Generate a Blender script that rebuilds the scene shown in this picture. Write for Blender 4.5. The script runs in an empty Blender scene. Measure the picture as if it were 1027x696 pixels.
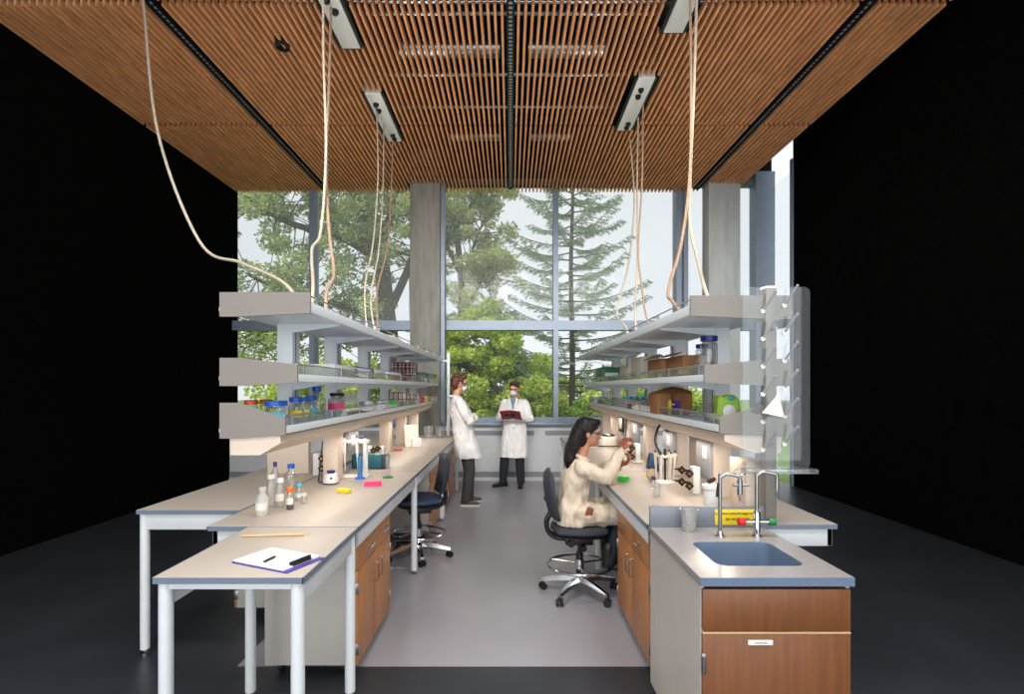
import bpy, bmesh, math, random
from mathutils import Vector, Matrix
import numpy as np
random.seed(7)
rng = np.random.default_rng(7)
SC = bpy.context.scene
COL = SC.collection
PI = math.pi

# ------------------------------------------------------------------ camera, sky, lamps, exposure
CAMZ, FPX, VX, VY = 1.65, 525.0, 512.0, 389.0
cam_d = bpy.data.cameras.new('camera')
cam = bpy.data.objects.new('camera', cam_d)
COL.objects.link(cam)
cam.location = (0, 0, CAMZ)
cam.rotation_euler = (PI / 2, 0, 0)
cam_d.sensor_fit = 'HORIZONTAL'
cam_d.sensor_width = 36.0
cam_d.lens = 36.0 * FPX / 1027.0
cam_d.shift_x = 1.5 / 1027.0
cam_d.shift_y = 41.0 / 1027.0
cam_d.clip_end = 300
SC.camera = cam
SC.view_settings.view_transform = 'Standard'
SC.view_settings.look = 'None'
SC.view_settings.gamma = 1.0
SC.view_settings.use_curve_mapping = False
SC.view_settings.exposure = 0.0
SC.cycles.max_bounces = 10
SC.cycles.diffuse_bounces = 5
SC.cycles.transparent_max_bounces = 32
SC.cycles.caustics_reflective = False
SC.cycles.caustics_refractive = False
SC.cycles.sample_clamp_indirect = 6.0

w = bpy.data.worlds.new('overcast_sky')
SC.world = w
w.use_nodes = True
wn, wl = w.node_tree.nodes, w.node_tree.links
bg = wn['Background']
tc = wn.new('ShaderNodeTexCoord')
nz = wn.new('ShaderNodeTexNoise'); nz.inputs['Scale'].default_value = 1.6; nz.inputs['Detail'].default_value = 3
rp = wn.new('ShaderNodeValToRGB')
rp.color_ramp.elements[0].position = .3; rp.color_ramp.elements[0].color = (.72, .745, .80, 1)
rp.color_ramp.elements[1].position = .7; rp.color_ramp.elements[1].color = (.86, .87, .90, 1)
wl.new(tc.outputs['Generated'], nz.inputs['Vector']); wl.new(nz.outputs['Fac'], rp.inputs['Fac'])
wl.new(rp.outputs['Color'], bg.inputs['Color'])
bg.inputs['Strength'].default_value = 1.2


def area(name, loc, sx, sy, power, col=(1, 1, 1), target=None, rot=(0, 0, 0), spread=PI):
    l = bpy.data.lights.new(name, 'AREA'); l.shape = 'RECTANGLE'; l.size = sx; l.size_y = sy
    l.energy = power; l.color = col; l.spread = spread
    o = bpy.data.objects.new(name, l); COL.objects.link(o); o.location = loc
    if target is not None:
        o.rotation_euler = (Vector(target) - Vector(loc)).to_track_quat('-Z', 'Y').to_euler()
    else:
        o.rotation_euler = rot
    return o


# added fill lamps under the ceiling of the near bays, out of view
for lx in (-1.9, 0.0, 1.9):
    for ly in (.2, 2.3):
        area('ceiling_fill', (lx, ly, 5.05), 1.2, .5, 45, (1, .97, .94), rot=(0, 0, 0), spread=2.45)
# added lamps without fixtures above the top shelves, brightening the wooden ceiling
for lx in (-1.42, 1.42):
    for ly in (3.6, 5.3, 7.0):
        area('upward_fill', (lx, ly, 2.20), .07, 1.5, 12, (1, .95, .88), rot=(PI, 0, 0))
# added fill spots, out of view, aimed at the window end of the room
for lx in (-1.7, 0.0, 1.7, 2.9):
    sl = bpy.data.lights.new('far_end_fill', 'SPOT'); sl.energy = 760; sl.color = (1, .98, .96); sl.spot_size = .95; sl.spot_blend = 1; sl.shadow_soft_size = .7
    sp_ = bpy.data.objects.new('far_end_fill', sl); COL.objects.link(sp_); sp_.location = (lx, 1.6, 4.9)
    sp_.rotation_euler = (Vector((lx * 1.3, 8.8, 1.7)) - Vector((lx, 1.6, 4.9))).to_track_quat('-Z', 'Y').to_euler()
# added fill light behind the camera, brightening the faces turned to it
area('front_fill', (0, -7, 2.9), 14.0, 6, 640, (.97, .985, 1), rot=(PI / 2, 0, 0))
# daylight of the open sky on the garden
sun = bpy.data.lights.new('sun', 'SUN'); sun.energy = 4.8; sun.angle = .5; sun.color = (1, .97, .9)
so = bpy.data.objects.new('sun', sun); COL.objects.link(so)
so.rotation_euler = Vector((.6, .25, -.8)).to_track_quat('-Z', 'Y').to_euler()

# ------------------------------------------------------------------ helpers


def L(r, g, b):
    def f(c):
        c /= 255.0
        return c / 12.92 if c <= .04045 else ((c + .055) / 1.055) ** 2.4
    return (f(r), f(g), f(b), 1)


def at(px, py, d):
    return Vector(((px - VX) * d / FPX, d, CAMZ - (py - VY) * d / FPX))


def on(px, py, z):
    """the point of a level surface at height z seen at this pixel"""
    d = (CAMZ - z) * FPX / (py - VY)
    return Vector(((px - VX) * d / FPX, d, z))


def onx(px, X, z):
    """the point on the line at side distance X and height z, in the direction of column px"""
    return Vector((X, X * FPX / (px - VX), z))


def mat(name, col, rough=.5, metal=0.0, var=.06, scale=8.0, stretch=(1, 1, 1), bump=0.0, spec=.5, trans=0.0, sheen=0.0):
    m = bpy.data.materials.new(name); m.use_nodes = True
    n, l = m.node_tree.nodes, m.node_tree.links
    p = n['Principled BSDF']
    p.inputs['Roughness'].default_value = rough
    p.inputs['Metallic'].default_value = metal
    p.inputs['Specular IOR Level'].default_value = spec
    if trans:
        p.inputs['Transmission Weight'].default_value = trans
    if sheen:
        p.inputs['Sheen Weight'].default_value = sheen
    t = n.new('ShaderNodeTexCoord'); mp = n.new('ShaderNodeMapping'); mp.inputs['Scale'].default_value = stretch
    nn = n.new('ShaderNodeTexNoise'); nn.inputs['Scale'].default_value = scale; nn.inputs['Detail'].default_value = 4
    r = n.new('ShaderNodeValToRGB')
    a, b = [max(0, c * (1 - var)) for c in col[:3]], [min(1, c * (1 + var)) for c in col[:3]]
    r.color_ramp.elements[0].position = .32; r.color_ramp.elements[0].color = (*a, 1)
    r.color_ramp.elements[1].position = .68; r.color_ramp.elements[1].color = (*b, 1)
    l.new(t.outputs['Object'], mp.inputs['Vector']); l.new(mp.outputs['Vector'], nn.inputs['Vector'])
    l.new(nn.outputs['Fac'], r.inputs['Fac']); l.new(r.outputs['Color'], p.inputs['Base Color'])
    if bump:
        bp = n.new('ShaderNodeBump'); bp.inputs['Strength'].default_value = bump; bp.inputs['Distance'].default_value = .01
        l.new(nn.outputs['Fac'], bp.inputs['Height']); l.new(bp.outputs['Normal'], p.inputs['Normal'])
    return m


def glass(name, tint=(1, 1, 1), haze=0.0, hazecol=(.9, .93, .95), gloss=.10, edge=.25):
    """thin clear sheet: what lies behind shows through, with a Fresnel reflection and a faint milky film"""
    m = bpy.data.materials.new(name); m.use_nodes = True
    n, l = m.node_tree.nodes, m.node_tree.links
    n.remove(n['Principled BSDF'])
    tr = n.new('ShaderNodeBsdfTransparent'); tr.inputs['Color'].default_value = (*tint, 1)
    gl = n.new('ShaderNodeBsdfGlossy'); gl.inputs['Roughness'].default_value = .03
    df = n.new('ShaderNodeBsdfTranslucent'); df.inputs['Color'].default_value = (*hazecol, 1)
    df2 = n.new('ShaderNodeBsdfDiffuse'); df2.inputs['Color'].default_value = (*hazecol, 1)
    ad = n.new('ShaderNodeMixShader'); l.new(df.outputs[0], ad.inputs[1]); l.new(df2.outputs[0], ad.inputs[2])
    nt = n.new('ShaderNodeTexNoise'); nt.inputs['Scale'].default_value = 3
    mh = n.new('ShaderNodeMath'); mh.operation = 'MULTIPLY_ADD'; mh.inputs[1].default_value = haze * .4; mh.inputs[2].default_value = haze * .8
    l.new(nt.outputs['Fac'], mh.inputs[0])
    mx = n.new('ShaderNodeMixShader'); l.new(mh.outputs[0], mx.inputs[0])
    l.new(tr.outputs[0], mx.inputs[1]); l.new(ad.outputs[0], mx.inputs[2])
    lw = n.new('ShaderNodeLayerWeight'); lw.inputs['Blend'].default_value = edge
    ml = n.new('ShaderNodeMath'); ml.operation = 'MULTIPLY_ADD'; ml.inputs[1].default_value = .6; ml.inputs[2].default_value = gloss * .4
    l.new(lw.outputs['Facing'], ml.inputs[0])
    m2 = n.new('ShaderNodeMixShader'); l.new(ml.outputs[0], m2.inputs[0])
    l.new(mx.outputs[0], m2.inputs[1]); l.new(gl.outputs[0], m2.inputs[2])
    l.new(m2.outputs[0], n['Material Output'].inputs['Surface'])
    return m


def leafmat(name, cols, transl=.35):
    m = bpy.data.materials.new(name); m.use_nodes = True
    n, l = m.node_tree.nodes, m.node_tree.links
    n.remove(n['Principled BSDF'])
    g = n.new('ShaderNodeNewGeometry'); r = n.new('ShaderNodeValToRGB')
    els = r.color_ramp.elements
    while len(els) < len(cols):
        els.new(.5)
    for i, c in enumerate(cols):
        els[i].position = i / (len(cols) - 1); els[i].color = c
    l.new(g.outputs['Random Per Island'], r.inputs['Fac'])
    d = n.new('ShaderNodeBsdfDiffuse'); t = n.new('ShaderNodeBsdfTranslucent'); mx = n.new('ShaderNodeMixShader')
    mx.inputs[0].default_value = transl
    l.new(r.outputs['Color'], d.inputs['Color']); l.new(r.outputs['Color'], t.inputs['Color'])
    l.new(d.outputs[0], mx.inputs[1]); l.new(t.outputs[0], mx.inputs[2])
    l.new(mx.outputs[0], n['Material Output'].inputs['Surface'])
    return m


def tag(o, label=None, cat=None, group=None, kind=None):
    if label: o['label'] = label
    if cat: o['category'] = cat
    if group: o['group'] = group
    if kind: o['kind'] = kind
    return o


def thing(name, label, cat, loc=(0, 0, 0), rz=0, group=None):
    o = bpy.data.objects.new(name, None); COL.objects.link(o)
    o.location = loc; o.rotation_euler = (0, 0, rz); o.empty_display_size = .1
    return tag(o, label, cat, group)


def link_mesh(name, me, m, parent=None, loc=None, ang=35):
    if m is not None and len(me.materials) == 0:
        me.materials.append(m)
    o = bpy.data.objects.new(name, me); COL.objects.link(o)
    if parent is not None: o.parent = parent
    if loc is not None: o.location = loc
    me.polygons.foreach_set('use_smooth', [True] * len(me.polygons))
    me.set_sharp_from_angle(angle=math.radians(ang))
    return o


class MB:
    """collects shapes and links them as ONE mesh object"""

    def __init__(s): s.bm = bmesh.new()

    def box(s, x0, x1, y0, y1, z0, z1, bev=0.0, seg=2):
        mtx = Matrix.Translation(((x0 + x1) / 2, (y0 + y1) / 2, (z0 + z1) / 2)) @ Matrix.Diagonal((abs(x1 - x0), abs(y1 - y0), abs(z1 - z0), 1))
        v = bmesh.ops.create_cube(s.bm, size=1, matrix=mtx)['verts']
        if bev:
            es = list({e for q in v for e in q.link_edges})
            bmesh.ops.bevel(s.bm, geom=es, offset=bev, segments=seg, profile=.5, affect='EDGES')
        return s

    def obox(s, c, size, rot=(0, 0, 0), bev=0.0):
        from mathutils import Euler
        mtx = Matrix.Translation(c) @ Euler(rot).to_matrix().to_4x4() @ Matrix.Diagonal((*size, 1))
        v = bmesh.ops.create_cube(s.bm, size=1, matrix=mtx)['verts']
        if bev:
            es = list({e for q in v for e in q.link_edges})
            bmesh.ops.bevel(s.bm, geom=es, offset=bev, segments=2, profile=.5, affect='EDGES')
        return s

    def cone(s, p0, p1, r0, r1=None, seg=16, caps=True):
        r1 = r0 if r1 is None else r1
        p0, p1 = Vector(p0), Vector(p1); d = p1 - p0
        q = d.to_track_quat('Z', 'Y').to_matrix()
        ra = [s.bm.verts.new(p0 + q @ Vector((r0 * math.cos(2 * PI * i / seg), r0 * math.sin(2 * PI * i / seg), 0))) for i in range(seg)]
        rb = [s.bm.verts.new(p1 + q @ Vector((r1 * math.cos(2 * PI * i / seg), r1 * math.sin(2 * PI * i / seg), 0))) for i in range(seg)]
        for i in range(seg):
            s.bm.faces.new((ra[i], ra[(i + 1) % seg], rb[(i + 1) % seg], rb[i]))
        if caps:
            s.bm.faces.new(ra[::-1]); s.bm.faces.new(rb)
        return s

    def sphere(s, c, r, sc=(1, 1, 1), seg=16, rot=None):
        m = Matrix.Translation(c) @ (rot.to_4x4() if rot else Matrix()) @ Matrix.Diagonal((r * sc[0], r * sc[1], r * sc[2], 1))
        bmesh.ops.create_uvsphere(s.bm, u_segments=seg, v_segments=max(8, seg // 2 + 2), radius=1, matrix=m)
        return s

    def lathe(s, prof, c=(0, 0, 0), seg=20, sq=0.0):
        """prof: (r, z) from bottom to top; sq > 0 squares the section"""
        c = Vector(c); rows = []
        for r, z in prof:
            if r < 1e-5:
                rows.append([s.bm.verts.new(c + Vector((0, 0, z)))])
            else:
                row = []
                for i in range(seg):
                    a = 2 * PI * i / seg
                    k = r
                    if sq:
                        k = r * (1 + sq * (1 / max(abs(math.cos(a)), abs(math.sin(a))) - 1))
                    row.append(s.bm.verts.new(c + Vector((k * math.cos(a), k * math.sin(a), z))))
                rows.append(row)
        for a, b in zip(rows, rows[1:]):
            if len(a) == 1 and len(b) == 1: continue
            for i in range(seg):
                j = (i + 1) % seg
                if len(a) == 1: s.bm.faces.new((a[0], b[j], b[i]))
                elif len(b) == 1: s.bm.faces.new((a[i], a[j], b[0]))
                else: s.bm.faces.new((a[i], a[j], b[j], b[i]))
        return s

    def tube(s, pts, r, seg=8, caps=True, closed=False):
        pts = [Vector(p) for p in pts]
        rr = r if isinstance(r, (list, tuple)) else [r] * len(pts)
        n = len(pts); rows = []; up = None
        for i, p in enumerate(pts):
            if closed: t = pts[(i + 1) % n] - pts[i - 1]
            else: t = (pts[min(i + 1, n - 1)] - pts[max(i - 1, 0)])
            t.normalize()
            if up is None:
                up = t.orthogonal().normalized()
            up = (up - t * up.dot(t)).normalized(); sd = t.cross(up)
            rows.append([s.bm.verts.new(p + (up * math.cos(2 * PI * k / seg) + sd * math.sin(2 * PI * k / seg)) * rr[i]) for k in range(seg)])
        m = n if closed else n - 1
        for i in range(m):
            a, b = rows[i], rows[(i + 1) % n]
            for k in range(seg):
                s.bm.faces.new((a[k], a[(k + 1) % seg], b[(k + 1) % seg], b[k]))
        if caps and not closed:
            s.bm.faces.new(rows[0][::-1]); s.bm.faces.new(rows[-1])
        return s

    def prism(s, poly, axis, a, b):
        """poly in the plane across axis ('x','y','z'), pushed from a to b"""
        def P(u, v, t):
            return {'x': (t, u, v), 'y': (u, t, v), 'z': (u, v, t)}[axis]
        A = [s.bm.verts.new(P(u, v, a)) for u, v in poly]; B = [s.bm.verts.new(P(u, v, b)) for u, v in poly]
        n = len(poly)
        for i in range(n):
            s.bm.faces.new((A[i], A[(i + 1) % n], B[(i + 1) % n], B[i]))
        s.bm.faces.new(A[::-1]); s.bm.faces.new(B)
        return s

    def quad(s, *pts):
        s.bm.faces.new([s.bm.verts.new(p) for p in pts]); return s

    def xform(s, M):
        bmesh.ops.transform(s.bm, matrix=M, verts=s.bm.verts); return s

    def build(s, name, m, parent=None, loc=None, ang=35):
        bmesh.ops.recalc_face_normals(s.bm, faces=s.bm.faces)
        me = bpy.data.meshes.new(name); s.bm.to_mesh(me); s.bm.free()
        return link_mesh(name, me, m, parent, loc, ang)


def struct(o):
    o['kind'] = 'structure'; return o


def spline(pts, n=10):
    """Catmull-Rom through pts"""
    P = [Vector(p) for p in pts]; P = [P[0] * 2 - P[1]] + P + [P[-1] * 2 - P[-2]]
    out = []
    for i in range(1, len(P) - 2):
        for k in range(n):
            t = k / n
            out.append(.5 * (2 * P[i] + (P[i + 1] - P[i - 1]) * t + (2 * P[i - 1] - 5 * P[i] + 4 * P[i + 1] - P[i + 2]) * t * t + (3 * P[i] - P[i - 1] - 3 * P[i + 1] + P[i + 2]) * t ** 3))
    out.append(P[-2]); return out


def remeshed(mb, voxel, smooth=4, fac=.5):
    """fuses the overlapping shapes of mb into one continuous skin"""
    bmesh.ops.recalc_face_normals(mb.bm, faces=mb.bm.faces)
    me = bpy.data.meshes.new('tmp'); mb.bm.to_mesh(me); mb.bm.free()
    o = bpy.data.objects.new('tmp', me); COL.objects.link(o)
    r = o.modifiers.new('r', 'REMESH'); r.mode = 'VOXEL'; r.voxel_size = voxel
    sm = o.modifiers.new('s', 'SMOOTH'); sm.iterations = smooth; sm.factor = fac
    dg = bpy.context.evaluated_depsgraph_get()
    out = bpy.data.meshes.new_from_object(o.evaluated_get(dg))
    bpy.data.objects.remove(o); bpy.data.meshes.remove(me)
    return out


def text(body, size, m, parent, M, name='lettering', extrude=.0004):
    cu = bpy.data.curves.new('t', 'FONT'); cu.body = body; cu.size = size; cu.align_x = 'CENTER'; cu.align_y = 'CENTER'; cu.extrude = extrude; cu.offset = size * .03
    o = bpy.data.objects.new('t', cu); COL.objects.link(o)
    me = bpy.data.meshes.new_from_object(o.evaluated_get(bpy.context.evaluated_depsgraph_get()))
    bpy.data.objects.remove(o); me.transform(M); me.materials.clear()
    return link_mesh(name, me, m, parent)


def copy_tree(o, parent=None):
    c = o.copy(); COL.objects.link(c)
    if parent is not None: c.parent = parent
    for ch in list(o.children):
        copy_tree(ch, c)
    return c


# ------------------------------------------------------------------ materials
M = {}
M['wood_slat'] = mat('ceiling slat wood', L(222, 158, 108), .55, var=.22, scale=5, stretch=(6, .5, 3))
M['wood'] = mat('cabinet wood veneer', L(182, 122, 72), .38, var=.14, scale=5, stretch=(9, 9, .7))
M['wood_shaded'] = mat('shaded sink cabinet veneer', L(118, 72, 40), .4, var=.14, scale=5, stretch=(9, 9, .7))  # cabinet veneer darkened in colour for the shade on the sink front
M['wood_pale'] = mat('pale wood', L(214, 174, 120), .5, var=.1, scale=9, stretch=(1, 6, 6))
M['bench'] = mat('bench laminate', L(174, 164, 153), .46, var=.03, scale=40)
M['bench_edge'] = mat('bench edge', L(110, 122, 140), .4, var=.04)
M['epoxy'] = mat('grey epoxy counter', L(148, 144, 142), .22, var=.04, scale=30)
M['basin'] = mat('blue grey basin', L(100, 118, 142), .3, var=.04)
M['white_metal'] = mat('white powder coat', L(220, 225, 227), .42, var=.02)
M['shelf'] = mat('pale grey shelf metal', L(218, 225, 228), .35, var=.02)
M['endpanel'] = mat('warm grey end panel', L(132, 125, 118), .45, var=.02)
M['cream'] = mat('cream service panel', L(222, 204, 186), .45, var=.03)
M['offwhite_side'] = mat('off white cabinet side', L(196, 190, 182), .4, var=.05, scale=3)
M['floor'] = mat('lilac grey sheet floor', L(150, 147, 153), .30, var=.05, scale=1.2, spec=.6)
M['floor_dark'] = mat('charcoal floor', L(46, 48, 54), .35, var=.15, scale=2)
M['concrete'] = mat('board formed concrete', L(142, 141, 133), .85, var=.16, scale=3.2, stretch=(4, 4, .6), bump=.3)
M['concrete_daylit'] = mat('daylit board formed concrete', L(182, 186, 182), .85, var=.10, scale=3.2, stretch=(4, 4, .6), bump=.3)  # same concrete, colour lightened to imitate daylight on the right column
M['black_wall'] = mat('black side wall', (.004, .004, .004, 1), .95, var=.2, spec=.0)
M['plenum'] = mat('black ceiling void', (.008, .008, .009, 1), .9, var=.2, spec=.1)
M['frame'] = mat('blue grey aluminium', L(130, 142, 157), .4, metal=.25, var=.03)
M['frame_dark'] = mat('dark aluminium', L(80, 90, 104), .45, metal=.2, var=.03)
M['wall'] = mat('white wall panel', L(208, 210, 212), .6, var=.03)
M['grey_strip'] = mat('grey strip', L(140, 142, 146), .5, var=.04)
M['chrome'] = mat('chrome', L(205, 207, 210), .14, metal=1, var=.03)
M['steel'] = mat('brushed steel', L(168, 170, 172), .3, metal=1, var=.06, stretch=(1, 1, 20))
M['black'] = mat('black plastic', L(26, 26, 29), .4, var=.1)
M['rubber'] = mat('black rubber', L(20, 20, 22), .6, var=.1)
M['upholstery'] = mat('charcoal upholstery', L(48, 53, 62), .6, var=.12, scale=60, bump=.1)
M['upholstery_blue'] = mat('navy upholstery', L(42, 58, 84), .55, var=.12, scale=60, bump=.1)
M['coat'] = mat('white cotton coat', L(228, 226, 224), .8, var=.05, scale=7, bump=.45)
M['coat_cream'] = mat('cream cotton coat', L(208, 193, 172), .8, var=.06, scale=9, bump=.5)
M['trousers'] = mat('charcoal trousers', L(60, 56, 58), .85, var=.15, scale=20)
M['trousers_navy'] = mat('dark navy trousers', L(30, 34, 42), .85, var=.15, scale=20)
M['shoe'] = mat('grey shoe', L(74, 70, 66), .6, var=.1)
M['shoe_black'] = mat('black shoe', L(22, 22, 24), .4, var=.1)
M['skin'] = mat('skin', L(206, 150, 122), .5, var=.06, scale=20)
M['skin_warm'] = mat('warm skin', L(190, 132, 104), .5, var=.06, scale=20)
M['hand_glove'] = mat('brown glove', L(150, 84, 62), .5, var=.08, scale=30)
M['hair_red'] = mat('auburn hair', L(92, 50, 32), .5, var=.35, scale=60, stretch=(1, 1, .3), bump=.6)
M['hair_dark'] = mat('dark brown hair', L(22, 15, 13), .5, spec=.3, var=.3, scale=50, stretch=(2, 2, .2), bump=.5)
M['hair_brown'] = mat('brown hair', L(66, 42, 32), .5, var=.3, scale=60, bump=.5)
M['mask'] = mat('white mask', L(226, 222, 222), .8, var=.03)
M['shirt'] = mat('blue grey shirt', L(118, 136, 160), .8, var=.06)
M['red_folder'] = mat('dark red cover', L(128, 46, 52), .5, var=.08)
M['paper'] = mat('paper', L(236, 234, 230), .7, var=.02)
M['white'] = mat('white plastic', L(232, 230, 226), .35, var=.02)
M['offwhite'] = mat('off white plastic', L(222, 212, 196), .4, var=.03)
M['blue'] = mat('blue cap', L(28, 98, 200), .4, var=.06)
M['blue_dark'] = mat('dark blue plastic', L(34, 48, 128), .4, var=.06)
M['cyan'] = mat('cyan plastic', L(70, 190, 212), .45, var=.05)
M['teal'] = mat('teal plastic', L(24, 92, 106), .4, var=.07)
M['teal_lid'] = mat('turquoise lid', L(40, 160, 166), .4, var=.05)
M['yellow'] = mat('yellow plastic', L(238, 216, 44), .45, var=.05)
M['pink'] = mat('pink plastic', L(246, 62, 130), .45, var=.05)
M['magenta'] = mat('magenta plastic', L(214, 40, 150), .45, var=.05)
M['green'] = mat('bright green plastic', L(40, 206, 60), .4, var=.05)
M['green_dark'] = mat('dark green plastic', L(16, 112, 58), .4, var=.05)
M['red'] = mat('red plastic', L(206, 34, 38), .4, var=.06)
M['rack_red'] = mat('dark red rack', L(150, 36, 44), .5, var=.06)
M['orange'] = mat('orange cap', L(226, 112, 30), .45, var=.05)
M['rust'] = mat('rust cap', L(188, 74, 34), .5, var=.05)
M['amber'] = mat('dark brown liquid', L(52, 22, 18), .2, var=.05)
M['brass'] = mat('brass', L(190, 140, 60), .3, metal=.9, var=.08)
M['bronze'] = mat('dark valve body', L(56, 42, 34), .4, metal=.6, var=.1)
M['cardboard'] = mat('cardboard', L(158, 112, 72), .8, var=.07, scale=12)
M['cardboard_pale'] = mat('pale cardboard', L(196, 168, 132), .8, var=.05, scale=12)
M['kraft'] = mat('kraft paper', L(152, 100, 58), .8, var=.14, scale=14, bump=.4)
M['purple'] = mat('purple print', L(88, 52, 150), .6, var=.05)
M['lime'] = mat('lime print', L(158, 196, 62), .5, var=.12, scale=20)
M['caution'] = mat('yellow sticker', L(238, 206, 20), .5, var=.03)
M['ink'] = mat('black ink', L(24, 22, 20), .6, var=.02)
M['screen'] = mat('dark display', L(52, 58, 68), .25, var=.08)
M['grey'] = mat('grey plastic', L(150, 152, 156), .45, var=.04)
M['cord'] = mat('cream cord', L(186, 174, 154), .6, var=.06, scale=30)
M['cord_tan'] = mat('tan hose', L(164, 136, 112), .55, var=.08, scale=30)
M['clipboard'] = mat('violet blue clipboard', L(76, 66, 150), .4, var=.05)
M['bark'] = mat('bark', L(84, 74, 64), .9, var=.3, scale=10, stretch=(1, 1, .3), bump=.6)
M['grass'] = mat('grass ground', L(92, 116, 54), .9, var=.3, scale=2)
M['milky'] = mat('milky polythene', L(222, 222, 210), .35, var=.03, trans=.25)
M['hose_grey'] = mat('grey mesh cup', L(120, 118, 120), .5, metal=.4, var=.2, scale=80)
M['pane'] = glass('window glass', (.97, .985, .98), haze=.02, gloss=.004, edge=.03)
M['pane_upper'] = glass('hazed window glass', (.96, .98, .98), haze=.11, gloss=.004, edge=.03)  # milky film imitates the reflection haze on the upper panes
M['glass'] = glass('clear glassware', (.97, .985, .985), haze=.09, gloss=.2, edge=.3)
M['acrylic'] = glass('clear acrylic', (.95, .975, .98), haze=.03, hazecol=(.7, .77, .8), gloss=.04, edge=.12)
M['acrylic_dim'] = glass('clear guard strip', (.94, .96, .97), haze=.13, hazecol=(.85, .9, .93), gloss=.2, edge=.2)
M['polypro'] = glass('clear polypropylene', (.93, .93, .92), haze=.30, hazecol=(.92, .92, .9), gloss=.2, edge=.3)
M['blue_fluid'] = glass('blue cylinder glass', (.25, .62, .92), haze=.5, hazecol=(.10, .42, .78), gloss=.2, edge=.25)
M['goggles'] = glass('safety glasses', (.9, .93, .95), haze=.15, gloss=.3, edge=.3)
M['leaf'] = leafmat('maple leaves', [L(124, 146, 98), L(156, 176, 118), L(184, 198, 134), L(166, 184, 124), L(206, 200, 134)], .45)
M['leaf_pale'] = leafmat('pale maple leaves', [L(150, 170, 116), L(176, 190, 132), L(194, 202, 142), L(206, 196, 128)], .45)
M['leaf_bright'] = leafmat('garden leaves', [L(128, 162, 74), L(170, 196, 92), L(204, 218, 112), L(226, 222, 126)], .45)
M['leaf_dark'] = leafmat('shrub leaves', [L(100, 138, 68), L(140, 172, 86), L(174, 198, 104)], .45)
M['needle'] = leafmat('conifer needles', [L(140, 162, 138), L(164, 184, 156), L(184, 200, 164)], .4)
# ------------------------------------------------------------------ the room shell
WY, CZ, XL, XR = 9.5, 5.2, -5.0, 4.75      # window wall, slat ceiling, side walls
struct(MB().box(-1.62, 1.55, 3.10, 9.36, -.05, 0).build('floor', M['floor']))
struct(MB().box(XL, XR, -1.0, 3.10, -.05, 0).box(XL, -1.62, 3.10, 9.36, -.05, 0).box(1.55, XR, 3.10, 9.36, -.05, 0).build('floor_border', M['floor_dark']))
struct(MB().box(XL - .1, XL, -1.0, WY + .1, 0, 6.0).build('wall_left', M['black_wall']))
struct(MB().box(XR, XR + .1, -1.0, 8.8, 0, 6.0).build('wall_right', M['black_wall']))
# the wall under the window, with its recessed grille
wf = struct(MB().box(XL, XR, 9.36, 9.56, 0, .98).box(XL, XR, 9.30, 9.36, .0, .06).box(XL, XR, 9.32, 9.36, .16, .80)
            .build('wall_far', M['wall']))
for i, (a, b) in enumerate([(-4.9, -2.1), (-1.95, .42), (.62, 3.3)]):
    g = MB().box(a, b, 9.335, 9.359, .80, .885)
    for k in range(int((b - a) / .05)):
        g.box(a + k * .05, a + k * .05 + .012, 9.325, 9.335, .805, .88)
    g.build('vent_grille', M['grey_strip'], wf)
struct(MB().box(XL, XR, 9.31, 9.36, .062, .158).build('baseboard_far', M['grey_strip']))
struct(MB().box(XL, XR, 9.26, 9.58, .98, 1.03, .006).build('trim_1', M['frame']))
# window frame: sill rail, transom, head and mullions
MX = [-3.565, -1.375, .814, 3.02]
fr = MB().box(XL, XR, 9.44, 9.58, 1.03, 1.12).box(XL, XR, 9.40, 9.60, 2.69, 2.86).box(XL, XR, 9.44, 9.58, 5.3, 5.42)
struct(fr.build('trim_2', M['frame']))
mu = MB()
for x in MX:
    mu.box(x - .045, x + .045, 9.38, 9.62, 1.0, 5.5)
struct(mu.build('trim_3', M['frame']))
struct(MB().box(3.12, 3.2, 9.42, 9.6, 1, 5.5).box(4.07, 4.12, 9.44, 9.58, 1, 5.5).box(4.36, 4.70, 9.30, 9.56, 0, 5.5).build('trim_4', M['frame']))
k = 1
for row, (z0, z1) in enumerate([(1.12, 2.69), (2.86, 5.3)]):
    xs = [XL] + MX + [XR]
    for a, b in zip(xs, xs[1:]):
        struct(MB().box(a + .045, b - .045, 9.505, 9.517, z0, z1).build('window_%d' % k, M['pane_upper' if row else 'pane'])); k += 1
struct(MB().box(XR, XR + .012, 8.8, 9.5, .1, 5.3).build('window_%d' % k, M['pane']))
struct(MB().box(XR - .03, XR + .06, 8.78, 8.85, 0, 5.5).box(XR - .03, XR + .06, 8.85, 9.5, 2.7, 2.85).build('trim_5', M['frame']))
struct(MB().box(XL, XR, 9.52, 9.62, 5.32, 6.05).build('wall_spandrel', M['plenum']))
# concrete columns
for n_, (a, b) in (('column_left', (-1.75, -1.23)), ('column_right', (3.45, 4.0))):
    struct(MB().box(a, b, 9.1, 9.43, 0, CZ + .6, .012).build(n_, M['concrete' if a < 0 else 'concrete_daylit']))
struct(MB().box(-1.228, -1.16, 9.2, 9.43, 1.03, 5.5).build('trim_6', M['frame']))

# the slatted wooden ceiling: panels between slots, with the void and ducts above
CAR = [(-1.66, 4.1, 5.46), (-1.66, 6.3, 7.52), (1.62, 4.1, 5.22), (1.56, 5.98, 7.2)]


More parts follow.
